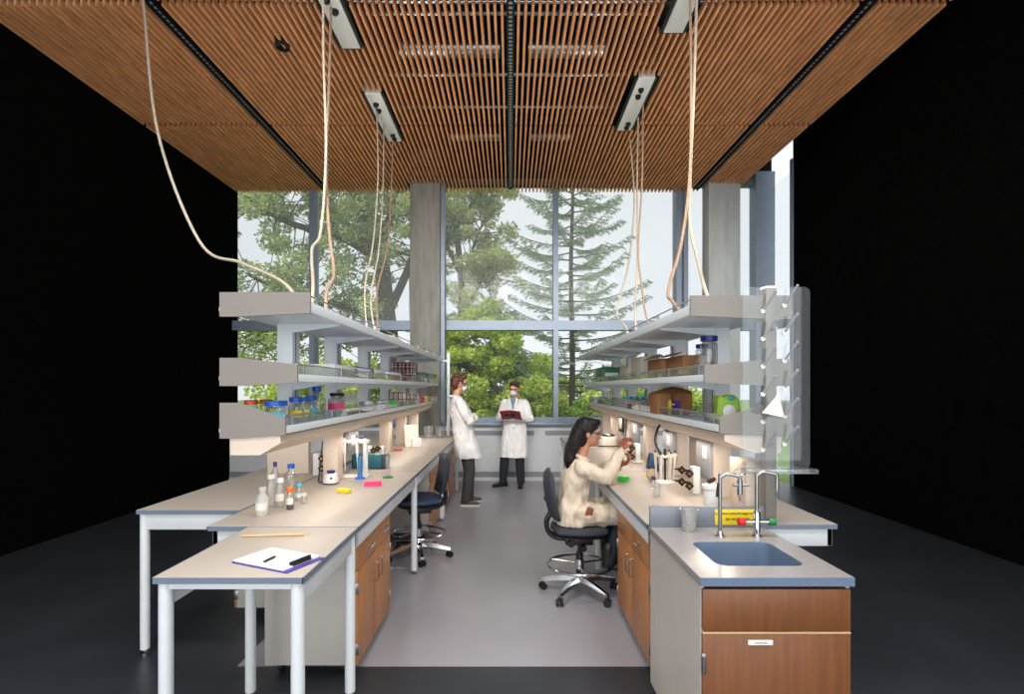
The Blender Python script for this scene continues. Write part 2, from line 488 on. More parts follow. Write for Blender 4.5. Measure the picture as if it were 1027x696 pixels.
def slat_panel(x0, x1, y0, y1):
    V, F = [], []
    n = int((x1 - x0) / .0665)
    st = (x1 - x0) / n
    for i in range(n):
        xa = x0 + st * i + .02; xb = xa + .024
        segs = [(y0, y1)]
        for cx, ca, cb in CAR:
            if xb > cx - .135 and xa < cx + .135:
                segs = [q for s0, s1 in segs for q in ((s0, min(s1, ca - .03)), (max(s0, cb + .03), s1)) if q[1] - q[0] > .02] if (ca < y1 and cb > y0) else segs
        for ca, cb in ((-1.77, -1.21), (3.43, 4.02)):
            if xb > ca and xa < cb and y1 > 9.0:
                segs = [(s0, min(s1, 9.08)) for s0, s1 in segs]
        for ya, yb in segs:
            b = len(V)
            V += [(x, y, z) for z in (CZ, CZ + .075) for x, y in ((xa, ya), (xb, ya), (xb, yb), (xa, yb))]
            F += [(b, b + 3, b + 2, b + 1), (b + 4, b + 5, b + 6, b + 7), (b, b + 1, b + 5, b + 4), (b + 1, b + 2, b + 6, b + 5), (b + 2, b + 3, b + 7, b + 6), (b + 3, b, b + 4, b + 7)]
    me = bpy.data.meshes.new('slat_panel'); me.from_pydata(V, [], F)
    return me


ceil = struct(MB().box(XL, XR, -1, 9.6, 5.95, 6.05).build('ceiling', M['plenum']))
for (ya, yb) in ((3.9, 4.80), (4.86, 7.06), (7.12, 9.5)):
    for xa, xb in ((-4.98, -3.40), (-3.26, -.045), (.045, 3.26), (3.40, 4.07)):
        if yb < 5 and xa < -3.3: continue
        link_mesh('slat_panel', slat_panel(xa, xb, ya, yb), M['wood_slat'], ceil)
        bt = MB()
        nb = max(2, int((yb - ya) / .75))
        for i in range(nb + 1):
            yy = ya + .04 + (yb - ya - .08) * i / nb
            for seg_a, seg_b in ((xa, xb),):
                bt.box(seg_a, seg_b, yy - .012, yy + .012, CZ + .08, CZ + .12)
        bt.build('batten', M['plenum'], ceil)
for i, x in enumerate((-3.33, 0.0, 3.33)):
    s_ = struct(MB().box(x - .038, x - .03, 3.9, 9.45, CZ - .005, CZ + .1).box(x + .03, x + .038, 3.9, 9.45, CZ - .005, CZ + .1).box(x - .03, x + .03, 3.9, 9.45, CZ + .03, CZ + .05).build('trim_%d' % (7 + i), M['black']))
    q = MB()
    for kk in range(90):
        q.box(x - .018, x + .018, 3.95 + kk * .06, 3.975 + kk * .06, CZ + .022, CZ + .029)
    q.build('diffuser_slots', M['grey'], s_)
for name, (xa, xb, y, z, r), lab in (
        ('air_duct', (-1.25, -.12, 5.95, 5.5, .09), 'silver duct above the slats, left of the middle slot, nearer row'),
        ('air_duct', (.2, 1.08, 5.95, 5.5, .09), 'silver duct above the slats, right of the middle slot, nearer row'),
        ('air_duct', (-.95, -.15, 8.0, 5.5, .07), 'small silver duct above the slats near the window, left of the slot'),
        ('air_duct', (.3, .95, 8.0, 5.5, .07), 'small silver duct above the slats near the window, right of the slot')):
    t = thing(name, lab, 'duct', (0, y, z), group='ducts above the ceiling slats')
    d_ = MB().cone((xa, 0, 0), (xb, 0, 0), r, seg=20)
    d_.build('duct_body', M['steel'], t)
    for xx in (xa + .12, xb - .12):
        h = MB().box(xx - .012, xx + .012, -.012, .012, r - .01, .452)
        h.build('hanger_strap', M['black'], t)
pp = MB()
for y, z, x0, x1 in ((5.35, 5.6, -2.4, 2.2), (5.55, 5.62, -2, 2.4), (6.6, 5.6, -2.2, 2.2), (7.4, 5.62, -1.9, 1.7)):
    pp.cone((x0, y, z), (x1, y, z), .022, seg=8)
pp.build('conduit', M['steel'], ceil)

# recessed downlight
t = thing('downlight', 'small round black downlight in the wooden ceiling, left of the near hose box', 'ceiling light', (-2.36, 5.42, CZ))
MB().lathe([(.075, -.03), (.075, .06), (.055, .06), (.055, -.03), (.075, -.03)], seg=24).build('trim_ring', M['black'], t)
MB().lathe([(0, .03), (.054, .03), (.054, .04), (0, .04)], seg=20).build('lens', M['white'], t)

# ceiling service boxes with their hanging cords
boxlab = ['long white service box in the ceiling at the top left, two hoses hanging down',
          'white service box with black sockets in the ceiling above the left bench near the window',
          'long white service box in the ceiling at the top right',
          'white service box with black sockets in the ceiling above the right bench near the window']
for i, (cx, ya, yb) in enumerate(CAR):
    t = thing('ceiling_service_box', boxlab[i], 'service box', (cx, (ya + yb) / 2, CZ), group='ceiling service boxes')
    h = (yb - ya) / 2
    MB().box(-.095, .095, -h, h, -.012, .18, .004).build('housing', M['white'], t)
    MB().box(-.128, -.098, -h, h, .0, .18).box(.098, .128, -h, h, .0, .18).box(-.09, .09, h + .003, h + .026, .0, .15).build('slot_liner', M['black'], t)
    for yy in ((-h + .22, -h + .36, h - .1, h - .2) if i in (1, 3) else (h - .55, h - .7)):
        MB().lathe([(.034, -.035), (.034, -.013), (.0, -.013)], seg=16).lathe([(.0, -.06), (.02, -.055), (.024, -.034), (0, -.034)], seg=14).build('socket', M['black'], t, loc=(.0 + .03 * ((yy > 0) - .5), yy, 0))


def cord(pts, r, m, label, group):
    o = MB().tube(spline(pts, 10), r, 8).build('hanging_cord', M[m])
    return tag(o, label, 'cord', group)


g = 'cords hanging from the ceiling service boxes'
TZ = 2.10
A = lambda px, py, d: at(px, py, d)
cord([A(324, -12, 4.55), A(324.5, 60, 4.5), A(327, 150, 4.4), A(322, 230, 4.1), A(313, 250, 3.9), (-1.30, 3.45, 2.32), (-1.27, 3.34, TZ + .01)], .011, 'cord', 'cream cord at the top left, hanging furthest left and bowing left above the shelf', g)
cord([A(332, 8, 4.85), A(330, 90, 4.7), A(327, 150, 4.5), A(328, 200, 4.3), A(331, 240, 4.1), A(335, 275, 4.0), A(328, 292, 3.9), (-1.32, 3.75, TZ + .012)], .013, 'cord_tan', 'tan hose at the top left, twisted with the leftmost cord, kinked above the shelf', g)
cord([A(378, 112, 6.6), A(379, 180, 6.4), A(374, 245, 6.1), A(366, 290, 5.8), (-1.5, 5.5, TZ + .01)], .010, 'cord', 'left one of the three cords under the far left ceiling box', g)
cord([A(385, 125, 6.9), A(384, 190, 6.6), A(380, 250, 6.2), A(372, 300, 5.9), (-1.46, 5.75, TZ + .012)], .010, 'cord', 'middle one of the three cords under the far left ceiling box', g)
cord([A(394, 143, 7.3), A(392, 200, 7.0), A(388, 250, 6.6), A(378, 295, 6.3), (-1.5, 6.0, TZ + .01)], .011, 'cord_tan', 'right one of the three cords under the far left ceiling box', g)
cord([A(632, 140, 6.9), A(636, 200, 6.7), A(631, 260, 6.3), A(622, 297, 6.0), A(619, 316, 5.9), A(628, 328, 5.75), (1.28, 5.6, TZ + .05), (1.36, 5.5, TZ + .012)], .010, 'cord', 'left one of the three cords under the far right ceiling box', g)
cord([A(640, 118, 6.4), A(639, 190, 6.2), A(639, 260, 5.9), A(637, 315, 5.5), (1.30, 5.35, TZ + .014)], .010, 'cord', 'middle one of the three cords under the far right ceiling box', g)
cord([A(645, 105, 6.1), A(644, 180, 5.9), A(640, 250, 5.7), A(644, 290, 5.4), A(647, 312, 5.2), (1.36, 5.0, TZ + .012)], .010, 'cord_tan', 'right one of the three cords under the far right ceiling box', g)
cord([A(692, -12, 4.7), A(693, 80, 4.5), A(692, 170, 4.2), A(684, 240, 3.9), A(673, 280, 3.7), A(670, 296, 3.62), A(674, 302, 3.6), (1.2, 3.56, TZ + .012)], .012, 'cord_tan', 'tan hose at the top right that curls round the front of the upper shelf', g)
cord([A(699, -12, 4.7), A(696, 90, 4.5), A(692, 180, 4.2), A(692, 225, 4.0), A(700, 262, 3.8), A(707, 290, 3.5), (1.33, 3.4, TZ + .012)], .013, 'cord', 'cream cord at the top right, swinging right behind the shelf end panel', g)
cord([(-3.3, 4.7, 5.15), (-3.1, 4.6, 3.9), A(200, 242, 4.3), A(243, 264, 4.0), A(285, 284, 3.7), (-1.33, 3.45, TZ + .02), (-1.28, 3.5, TZ + .012)], .012, 'cord', 'pale cord slanting down to the left top shelf from the far left', g)
for nm, pts, lab in (('shelf_cable', [(-1.30, 5.2, TZ + .013)] + [(-1.22 + .07 * math.cos(a), 5.5 + .14 * math.sin(a), TZ + .02 + .012 * a / 6 + .07 * abs(math.sin(a / 2))) for a in np.linspace(-2, 9, 16)], 'coiled cream cable lying on the left top shelf'),):
    tag(MB().tube(spline(pts, 6), .007, 8).build(nm, M['cord']), lab, 'cable')
# ------------------------------------------------------------------ benches


def table(name, label, x0, x1, y0, y1, legs, group=None, fa=.775):
    t = thing(name, label, 'table', ((x0 + x1) / 2, (y0 + y1) / 2, 0), group=group)
    hx, hy = (x1 - x0) / 2, (y1 - y0) / 2
    MB().box(-hx + .004, hx - .004, -hy + .001, hy - .001, .874, .90, .002).build('worktop', M['bench'], t)
    b = MB()
    for (a, c, d, e) in ((-hx, -hx + .004, -hy, hy), (hx - .004, hx, -hy, hy), (-hx, hx, -hy, -hy + .001), (-hx, hx, hy - .001, hy)):
        b.box(a, c, d, e, .874, .899)
    b.build('edge_band', M['bench_edge'], t)
    b = MB()
    i = .02
    for (a, c, d, e) in ((-hx + i, -hx + i + .03, -hy + i, hy - i), (hx - i - .03, hx - i, -hy + i, hy - i), (-hx + i, hx - i, -hy + i, -hy + i + .03), (-hx + i, hx - i, hy - i - .03, hy - i)):
        b.box(a, c, d, e, fa if (e < 0 and d < -hy + .03) else .775, .8735, .003)
    b.build('apron_frame', M['white_metal'], t)
    for lx, ly in legs:
        X, Y = lx * (hx - .035), ly * (hy - .035)
        lg = MB().cone((X, Y, .035), (X, Y, .873), .027, seg=20).build('leg', M['white_metal'], t)
        MB().lathe([(.0, 0), (.022, 0), (.022, .012), (.010, .016), (.010, .036), (0, .036)], (X, Y, 0), 14).build('levelling_foot', M['steel'], lg)
    return t


g = 'laboratory bench tables'
table('work_table', 'grey topped end table in the left foreground, clipboard on it', -1.42, -.82, 2.07, 2.825, ((-1, -1), (1, -1), (1, 1), (-1, 1)), g, .845)
table('work_table', 'left bench table carrying the vortex mixer and pink rack, behind the end table', -1.645, -.82, 2.835, 4.675, ((1, 1), (-1, 1)), g)
table('work_table', 'left bench table behind the blue stool, second under the shelves', -1.52, -.82, 4.685, 6.525, ((1, 1), (-1, 1)), g)
table('work_table', 'farthest left bench table, standing man leans on its edge', -1.52, -.82, 6.535, 8.32, ((1, -1), (1, 1), (-1, 1)), g)
table('work_table', 'pale bench table on the far side of the left shelves, nearer one', -2.30, -1.655, 3.21, 5.79, ((-1, -1), (-1, 1)), g)
table('work_table', 'pale bench table on the far side of the left shelves, farther one', -2.30, -1.53, 5.80, 8.3, ((-1, 1),), g)
table('work_table', 'right bench table behind the sink, nearest one under the shelves', .75, 1.80, 2.875, 4.70, ((-1, 1), (1, 1)), g)
table('work_table', 'right bench table in front of the seated woman', .75, 1.50, 4.71, 6.40, ((-1, 1), (1, 1)), g)
table('work_table', 'farthest right bench table, white leg near the window', .75, 1.50, 6.41, 7.95, ((-1, 1), (1, 1), (1, -1)), g)


def pull(p, ax, ln, s, r=.0045, out=.03):
    """a bent wire pull: ax 'y' level or 'z' upright"""
    d = Vector((0, ln / 2, 0)) if ax == 'y' else Vector((0, 0, ln / 2))
    o = Vector((s * out, 0, 0)); p = Vector(p)
    q = d * .86
    return MB().tube([p - d, p - d + o * .6, p - q + o, p + q + o, p + d + o * .6, p + d], r, 8).build


def cabinet(label, s, y0, y1, xf, depth, z0=.075, z1=.765, casters=True, sidemat='offwhite_side', two=True):
    """s = +1 when the front looks towards +x"""
    t = thing('mobile_cabinet', label, 'cabinet', (xf, y0, 0), group='wooden base cabinets under the benches')
    w_ = y1 - y0
    X = lambda a: -s * a
    MB().box(X(.02), X(depth), 0, w_, z0, z1, .002).build('body', M[sidemat], t)
    fr_ = z1 - .155
    n = 2 if two else 1
    for k_ in range(n):
        a, b = w_ * k_ / n + .002, w_ * (k_ + 1) / n - .002
        dr = MB().box(X(0), X(.02), a, b, fr_ + .003, z1, .0015).build('drawer_front', M['wood'], t)
        pull((0, (a + b) / 2, fr_ + .085), 'y', .11, s)('pull', M['chrome'], dr)
        dd = MB().box(X(0), X(.02), a, b, z0 + .002, fr_ - .003, .0015).build('door', M['wood'], t)
        yh = (b - .05) if k_ == 0 and two else a + .05
        pull((0, yh, fr_ - .12), 'z', .12, s)('pull', M['steel'], dd)
        for zz in (z0 + .09, fr_ - .10):
            yy = a if k_ == 0 else b
            MB().box(X(-.006), X(.03), yy - .006, yy + .010, zz - .03, zz + .03, .002).build('hinge', M['steel'], dd)
    if casters:
        for yy in (.08, w_ - .08):
            for xx in (.1, depth - .06):
                c = MB().box(X(xx) - .014, X(xx) + .014, yy - .014, yy + .014, .052, z0 - .003).build('caster', M['steel'], t)
                MB().cone((X(xx) - .012, yy + .012, .03), (X(xx) + .012, yy + .012, .03), .03, seg=18).build('wheel', M['rubber'], c)
    return t


cabinet('mobile wooden cabinet under the left bench in the foreground, off white side', 1, 2.97, 3.76, -.865, .53)
cabinet('wooden cabinet under the left bench just past the blue stool', 1, 5.68, 6.38, -.865, .50)
cabinet('wooden cabinet at the far end of the left bench, behind the standing man', 1, 7.25, 8.0, -.865, .50)
cabinet('wooden cabinet under the right bench beside the seated woman', -1, 2.97, 3.86, .79, .53)
cabinet('white sided cabinet far left, half hidden behind the foreground cabinet', -1, 3.75, 4.5, -1.98, .45, two=False)

# ------------------------------------------------------------------ shelving over the benches


def shelving(s, label, d0, d1, edges, ups, gable, xs=1.40):
    t = thing('shelving_unit', label, 'shelving', (s * xs, d0, .9))
    ln = d1 - d0
    Xo = lambda a: s * (a - xs)
    zs = (2.06, 1.69, 1.41)
    for kk, (e, z) in enumerate(zip(edges, zs)):
        z -= .9
        back = xs + .16
        lip = .05 if kk == 0 else .034
        sh = MB().box(Xo(e + .012), Xo(back), 0, ln, z, z + .022, .002).box(Xo(e), Xo(e + .014), 0, ln, z - .006, z + lip, .002).build('shelf', M['shelf'], t)
        zt = z + (.10, .085, .075)[kk]; zo = z + (.10, .12, .16)[kk]
        bx = xs + .05
        MB().prism([(Xo(e), z - .012), (Xo(e), zt), (Xo(bx), zo), (Xo(bx + .10), zo), (Xo(bx + .10), z - .03), (Xo(bx), z - .03)], 'y', -.012, .004).build('end_panel', M['endpanel'], sh)
        # guard strip with its rail and little posts
        if kk:
            MB().box(Xo(e + .016), Xo(e + .020), .06, ln - .05, z + .03, z + .085).build('guard_strip', M['acrylic_dim'], sh)
        rl = MB().cone((Xo(e + .02), .02, z + .088), (Xo(e + .02), ln - .02, z + .088), .0045, seg=8)
        for i in range(9):
            yy = .12 + (ln - .2) * i / 8
            rl.box(Xo(e + .014), Xo(e + .026), yy - .006, yy + .006, z + .02, z + .094)
        rl.build('guard_rail', M['steel'] if s < 0 else M['grey'], sh)
        for u in ups:
            u -= d0
            br = MB().prism([(Xo(e + .03), z - .012), (Xo(xs), z - .055), (Xo(xs), z + .0), (Xo(e + .03), z + .0)], 'y', u - .006, u + .006)
            br.build('bracket', M['shelf'], sh)
    for i_, u in enumerate(ups):
        u -= d0
        up = MB().box(Xo(xs), Xo(xs + .10), u - .01, u + .11, .515, 1.24, .004).build('upright', M['white_metal'], t)
        MB().box(Xo(xs - .002), Xo(xs + .0), u + .035, u + .045, .56, 1.15).build('slot_strip', M['frame_dark'], up)
        if s > 0 or i_ in (1, 3, 4, 5):
            MB().box(Xo(xs - .01), Xo(xs + .11), u - .01, u + .13, .001, .51, .004).build('service_post', M['cream'], t)
    # service raceway under the lowest shelf, with its task light
    MB().prism([(Xo(edges[2] + .03), .492), (Xo(xs + .1), .492), (Xo(xs + .1), .39), (Xo(xs - .06), .39), (Xo(edges[2] + .03), .455)], 'y', .0, ln).build('raceway', M['cream'], t)
    MB().box(Xo(xs - .085), Xo(xs - .065), .1, ln - .1, .408, .415).build('task_light', M['white'], t)
    if gable:
        MB().box(Xo(.955), Xo(1.0), ln, ln + .045, .001, 1.30, .003).box(Xo(1.0), Xo(xs + .1), ln + .005, ln + .03, 1.16, 1.19).build('end_frame', M['shelf'], t)
    return t


UP_L = [1.40 * FPX / q for q in (218, 174, 143, 122, 106.5, 94.5)]
UP_R = [1.40 * FPX / q for q in (205, 164, 137, 118, 103, 93)]
shl = shelving(-1, 'three tier white shelving over the left bench, reaching to the concrete column', 2.80, 8.22, (1.067, 1.136, 1.20), UP_L, True)
shr = shelving(1, 'three tier grey shelving over the right bench, clear peg rack at its near end', 2.90, 7.70, (.993, 1.07, 1.155), UP_R, False)
# end column and outlet boxes of the right shelving
MB().box(0, .06, -.03, -.013, .001, 1.31, .003).box(0.0, .05, -.013, .03, .001, 1.31).build('end_post', M['endpanel'], shr)
for sx, sh_, ys in ((-1, shl, (UP_L[1] - 2.80 + .35,)), (1, shr, (.82, 1.66, 2.9))):
    for yy in ys:
        o = MB().box(-sx * .015 - .02, -sx * .015 + .02, yy - .13, yy + .13, .11 if sx > 0 else .20, .385, .004).build('outlet_panel', M['grey'], sh_)
        MB().box(-sx * .037 - .002, -sx * .037 + .002, yy - .08, yy + .0, .25, .34, .001).build('socket_plate', M['white'], o)
MB().box(-.06, .05, .08, .30, .001, .33, .004).build('service_cover', M['cream'], shr)
for s, x, y0, y1 in ((-1, -1.30, 2.9, 8.1), (1, 1.30, 3.0, 7.6)):
    for i in range(4):
        a = y0 + (y1 - y0) * i / 4; b = y0 + (y1 - y0) * (i + 1) / 4
        area('under_shelf_task_light', (x, (a + b) / 2, 1.285), .05, (b - a) * .9, 3.3, (1, .87, .75), rot=(0, s * .25, 0))
tag(MB().box(-2.12, -1.76, 4.56, 4.62, .901, 1.38, .006).build('bench_screen', M['cream']), 'cream upright panel on the bench behind the left shelves, near the clear bottles', 'panel')

t = thing('outlet_box', 'cream outlet box with grey front on the bench behind the right shelves', 'outlet box', (1.69, 4.6, .901))
MB().box(-.09, .09, -.12, .09, 0, .36, .006).build('housing', M['cream'], t)
o = MB().box(-.075, .02, -.126, -.1205, .11, .30, .002).build('outlet_plate', M['grey'], t)
MB().box(-.06, -.015, -.129, -.1265, .17, .27, .001).build('socket_plate', M['white'], o)
# ------------------------------------------------------------------ gas taps: turrets with two or four lever valves


def turret(label, x, y, s, four=True, zb=.901):
    t = thing('gas_tap_turret', label, 'gas tap', (x, y, zb), group='bench gas taps')
    MB().box(-.026, .026, -.04, .04, 0, .19, .006).build('turret_body', M['white'], t)
    for z in (.07, .155):
        for dy in ((-.05, .05) if four else (-.05,)):
            p = Vector((-s * .035, dy * .5, z))
            d = Vector((-s, 0, 0)) if not four else Vector((-s * .55, dy * 16, 0)).normalized()
            n_ = MB().cone(p, p + d * .05, .009, seg=10).cone(p + d * .05, p + d * .085, .016, .014, seg=10).cone(p + d * .085, p + d * .12, .008, .006, seg=8).build('valve', M['bronze'], t)
            c = p + d * .066
            MB().obox(c + Vector((0, -.018, 0)), (.046, .008, .046), (0, PI / 4, 0)).build('handle', M['bronze'], n_)
            MB().cone(c + Vector((0, -.022, 0)), c + Vector((0, -.030, 0)), .009, seg=10).build('button', M['brass'], n_)
    return t


q = on(319, 478, .9); turret('pair of black gas taps beside the white vortex mixer', -1.66, 4.5, -1, True)
turret('brass gas taps on the left bench behind the teal box', -1.37, 5.05, -1, True)
turret('four gas taps on the right bench, beside the pipette carousel', 1.31, 3.72, 1, True)
turret('small gas taps on the right bench just past the woman\'s raised hand', 1.27, 5.25, 1, True)

# ------------------------------------------------------------------ sink unit
X0, X1, Y0, Y1 = .75, 1.36, 2.07, 2.835
t = thing('sink_unit', 'wooden sink cabinet with grey counter and blue basin, right foreground', 'sink', (X0, Y0, 0))
W_, D_ = X1 - X0, Y1 - Y0
MB().box(.008, .022, .02, D_, .06, .862).box(W_ - .022, W_ - .008, .02, D_, .06, .862).box(.022, W_ - .022, D_ - .016, D_, .06, .862).box(.022, W_ - .022, .02, D_ - .016, .06, .075).build('cabinet_body', M['offwhite_side'], t)
MB().box(.05, W_ - .05, .07, D_ - .02, 0, .06).build('plinth', M['black'], t)
MB().box(.012, W_ - .012, .004, .022, .688, .852, .0015).build('drawer_front', M['wood_shaded'], t)
dr = MB().box(.012, W_ - .012, .004, .022, .065, .676, .0015).build('door', M['wood_shaded'], t)
MB().box(.012, W_ - .012, .002, .020, .6765, .682).build('edge_strip', M['wood_pale'], t)
for zz in (.18, .56):
    MB().box(.006, .022, -.004, .006, zz - .04, zz + .04, .002).cone((.012, -.006, zz - .03), (.012, -.006, zz + .03), .006, seg=10).build('hinge', M['steel'], dr)
pl = MB().box(.19, .288, -.001, .005, .632, .652, .001).build('name_plate', M['white'], dr)
MB().box(.215, .265, -.0016, -.001, .640, .644).build('printed_line', M['grey'], pl)


def rounded(x0, x1, y0, y1, r, n=6):
    out = []
    for cx, cy, a0 in ((x1 - r, y1 - r, 0), (x0 + r, y1 - r, PI / 2), (x0 + r, y0 + r, PI), (x1 - r, y0 + r, 3 * PI / 2)):
        out += [(cx + r * math.cos(a0 + PI / 2 * i / n), cy + r * math.sin(a0 + PI / 2 * i / n)) for i in range(n + 1)]
    return out


def holed(name, outer, inner, z0, z1, m, parent):
    bm = bmesh.new()
    for z in (z0, z1):
        es = []
        for ring in (outer, inner):
            vs = [bm.verts.new((x, y, z)) for x, y in ring]
            es += [bm.edges.new((vs[i], vs[(i + 1) % len(vs)])) for i in range(len(vs))]
        bmesh.ops.triangle_fill(bm, use_beauty=True, edges=es)
    bm.verts.ensure_lookup_table()
    no, ni = len(outer), len(inner); T = no + ni
    for off, n in ((0, no), (no, ni)):
        for i in range(n):
            a, b = off + i, off + (i + 1) % n
            bm.faces.new((bm.verts[a], bm.verts[b], bm.verts[b + T], bm.verts[a + T]))
    b = MB(); b.bm.free(); b.bm = bm
    return b.build(name, m, parent)


inner = rounded(.125, .50, .135, .48, .05)
holed('counter', [(0, 0), (W_, 0), (W_, D_), (0, D_)], inner, .872, .90, M['epoxy'], t)
MB().box(0, W_, -.004, 0, .866, .9).build('front_edge', M['basin'], t)
b = MB()
rings = []
for sc, z in ((1.0, .8995), (.985, .87), (.97, .74), (.90, .70), (.0, .695)):
    rings.append([b.bm.verts.new((.3125 + (x - .3125) * sc, .3075 + (y - .3075) * sc, z)) for x, y in inner] if sc else [b.bm.verts.new((.3125, .3075, z))])
for ra, rb in zip(rings, rings[1:]):
    n = len(ra)
    for i in range(n):
        if len(rb) == 1: b.bm.faces.new((ra[i], ra[(i + 1) % n], rb[0]))
        else: b.bm.faces.new((ra[i], ra[(i + 1) % n], rb[(i + 1) % n], rb[i]))
bs = b.build('basin', M['basin'], t)
MB().lathe([(0, .697), (.03, .697), (.032, .701), (.02, .701), (.018, .699), (0, .699)], (.3125, .3075, 0), 18).build('drain', M['steel'], bs)
sp = MB().box(0, W_, D_ - .022, D_, .9, 1.012, .002).build('backsplash', M['basin'] if 0 else mat('grey backsplash', L(118, 124, 132), .3, var=.03), t)
sg = MB().box(.348, .59, D_ - .0245, D_ - .0225, .915, .998, .002).build('caution_sign', M['caution'], sp)
RX = Matrix.Rotation(PI / 2, 4, 'X')
text('CAUTION NON POTABLE WATER', .0155, M['ink'], sg, Matrix.Translation((.469, D_ - .0249, .974)) @ RX)
text('DO NOT DRINK', .0175, M['ink'], sg, Matrix.Translation((.469, D_ - .0249, .944)) @ RX)

# taps over the sink
def arc_pipe(base, h, reach, drop, dx=1, dy=-.12):
    b = Vector(base); r = reach / 2
    pts = [b, b + Vector((0, 0, h - .03))]
    pts += [b + Vector((dx * reach * u, dy * reach * u, h - .03 + .03 * math.sin(min(1, u * 2.4) * PI / 2) - .02 * u)) for u in (.04, .12, .3, .55, .8, .93)]
    pts += [b + Vector((dx * reach, dy * reach, h - .035)), b + Vector((dx * reach, dy * reach, h - drop))]
    return spline(pts, 6)


t = thing('needle_valve_tap', 'chrome gooseneck tap with needle valve, left of the two over the sink', 'tap', (1.057, 2.64, .9))
MB().lathe([(0, .0), (.024, 0), (.024, .006), (.016, .012), (.014, .03), (0, .03)], seg=18).build('base_flange', M['chrome'], t)
MB().tube(arc_pipe((0, 0, .01), .315, .095, .06), .0095, 12).build('pipe', M['steel'], t)
v = MB().cone((.095, -.011, .285), (.095, -.011, .215), .013, seg=12).cone((.095, -.011, .215), (.095, -.011, .18), .007, .005, seg=10).cone((.06, -.011, .262), (.14, -.011, .262), .008, seg=10).build('needle_valve', M['steel'], t)
MB().tube([(.095 + .03 * math.cos(a), -.011, .325 + .016 * math.sin(a)) for a in np.linspace(0, 2 * PI, 17)[:-1]], .004, 6, closed=True).cone((.095, -.011, .28), (.095, -.011, .33), .005, seg=8).build('wing_handle', M['chrome'], v)
MB().cone((-.016, 0, .20), (-.008, 0, .27), .006, .008, seg=10).build('lever', M['bronze'], t)
t = thing('mixer_tap', 'chrome gooseneck tap with red and green handles over the sink', 'tap', (1.242, 2.64, .9))
MB().lathe([(0, .0), (.026, 0), (.026, .006), (.017, .012), (.017, .12), (.011, .13), (0, .13)], seg=18).build('base_column', M['chrome'], t)
MB().tube(arc_pipe((0, 0, .12), .215, .095, .10), .0095, 12).cone((.095, -.011, .225), (.095, -.011, .20), .011, .008, seg=10).build('pipe', M['steel'], t)
MB().cone((-.06, 0, .075), (.06, 0, .075), .011, seg=12).build('cross_body', M['chrome'], t)
for s, m in ((-1, 'red'), (1, 'green_dark')):
    MB().lathe([(0, 0), (.018, 0), (.021, .008), (.02, .03), (.012, .036), (0, .036)], seg=12).xform(Matrix.Translation((s * .06, 0, .075)) @ Matrix.Rotation(s * PI / 2, 4, 'Y')).build('handle', M[m], t)

# drying rack: clear board with pegs on the end of the right shelving
t = thing('drying_rack', 'clear acrylic peg board on the near end of the right shelving', 'drying rack', (1.243, 2.80, 1.22))
pan = MB()
pan.prism(rounded(0, .36, .0, .97, .03), 'y', 0, .008)
pan.build('board', M['acrylic'], t)
MB().box(-.005, .365, -.07, .012, -.02, .004, .002).build('drip_tray', M['acrylic_dim'], t)
for r in range(6):
    for c in range(2):
        x = .125 + c * .115 + (.0 if r % 2 else .0); z = .13 + r * .148 + c * .03
        pg = MB().cone((x - .02, .0, z - .03), (x + .022, -.055, z + .065), .006, .007, seg=8).sphere((x + .022, -.055, z + .065), .008, seg=8).build('peg', M['polypro'] if 0 else M['grey'], t)
        MB().lathe([(0, 0), (.012, 0), (.012, .008), (0, .008)], seg=10).xform(Matrix.Translation((x - .02, 0, z - .03)) @ Matrix.Rotation(PI / 2, 4, 'X')).build('peg_collar', M['white'], pg)
MB().cone((.185, .008, .12), (.185, .07, .12), .008, seg=8).cone((.185, .008, .75), (.185, .07, .75), .008, seg=8).build('standoff', M['steel'], t)
t = thing('funnel', 'white plastic funnel hung upside down on a peg of the clear rack', 'funnel', (1.372, 2.735, 1.505))
MB().lathe([(.055, 0), (.057, 0), (.012, .095), (.008, .12), (.006, .12), (.010, .095), (.055, .001)], seg=24).xform(Matrix.Rotation(.25, 4, 'Y')).build('cone', M['white'], t)

# ------------------------------------------------------------------ stools


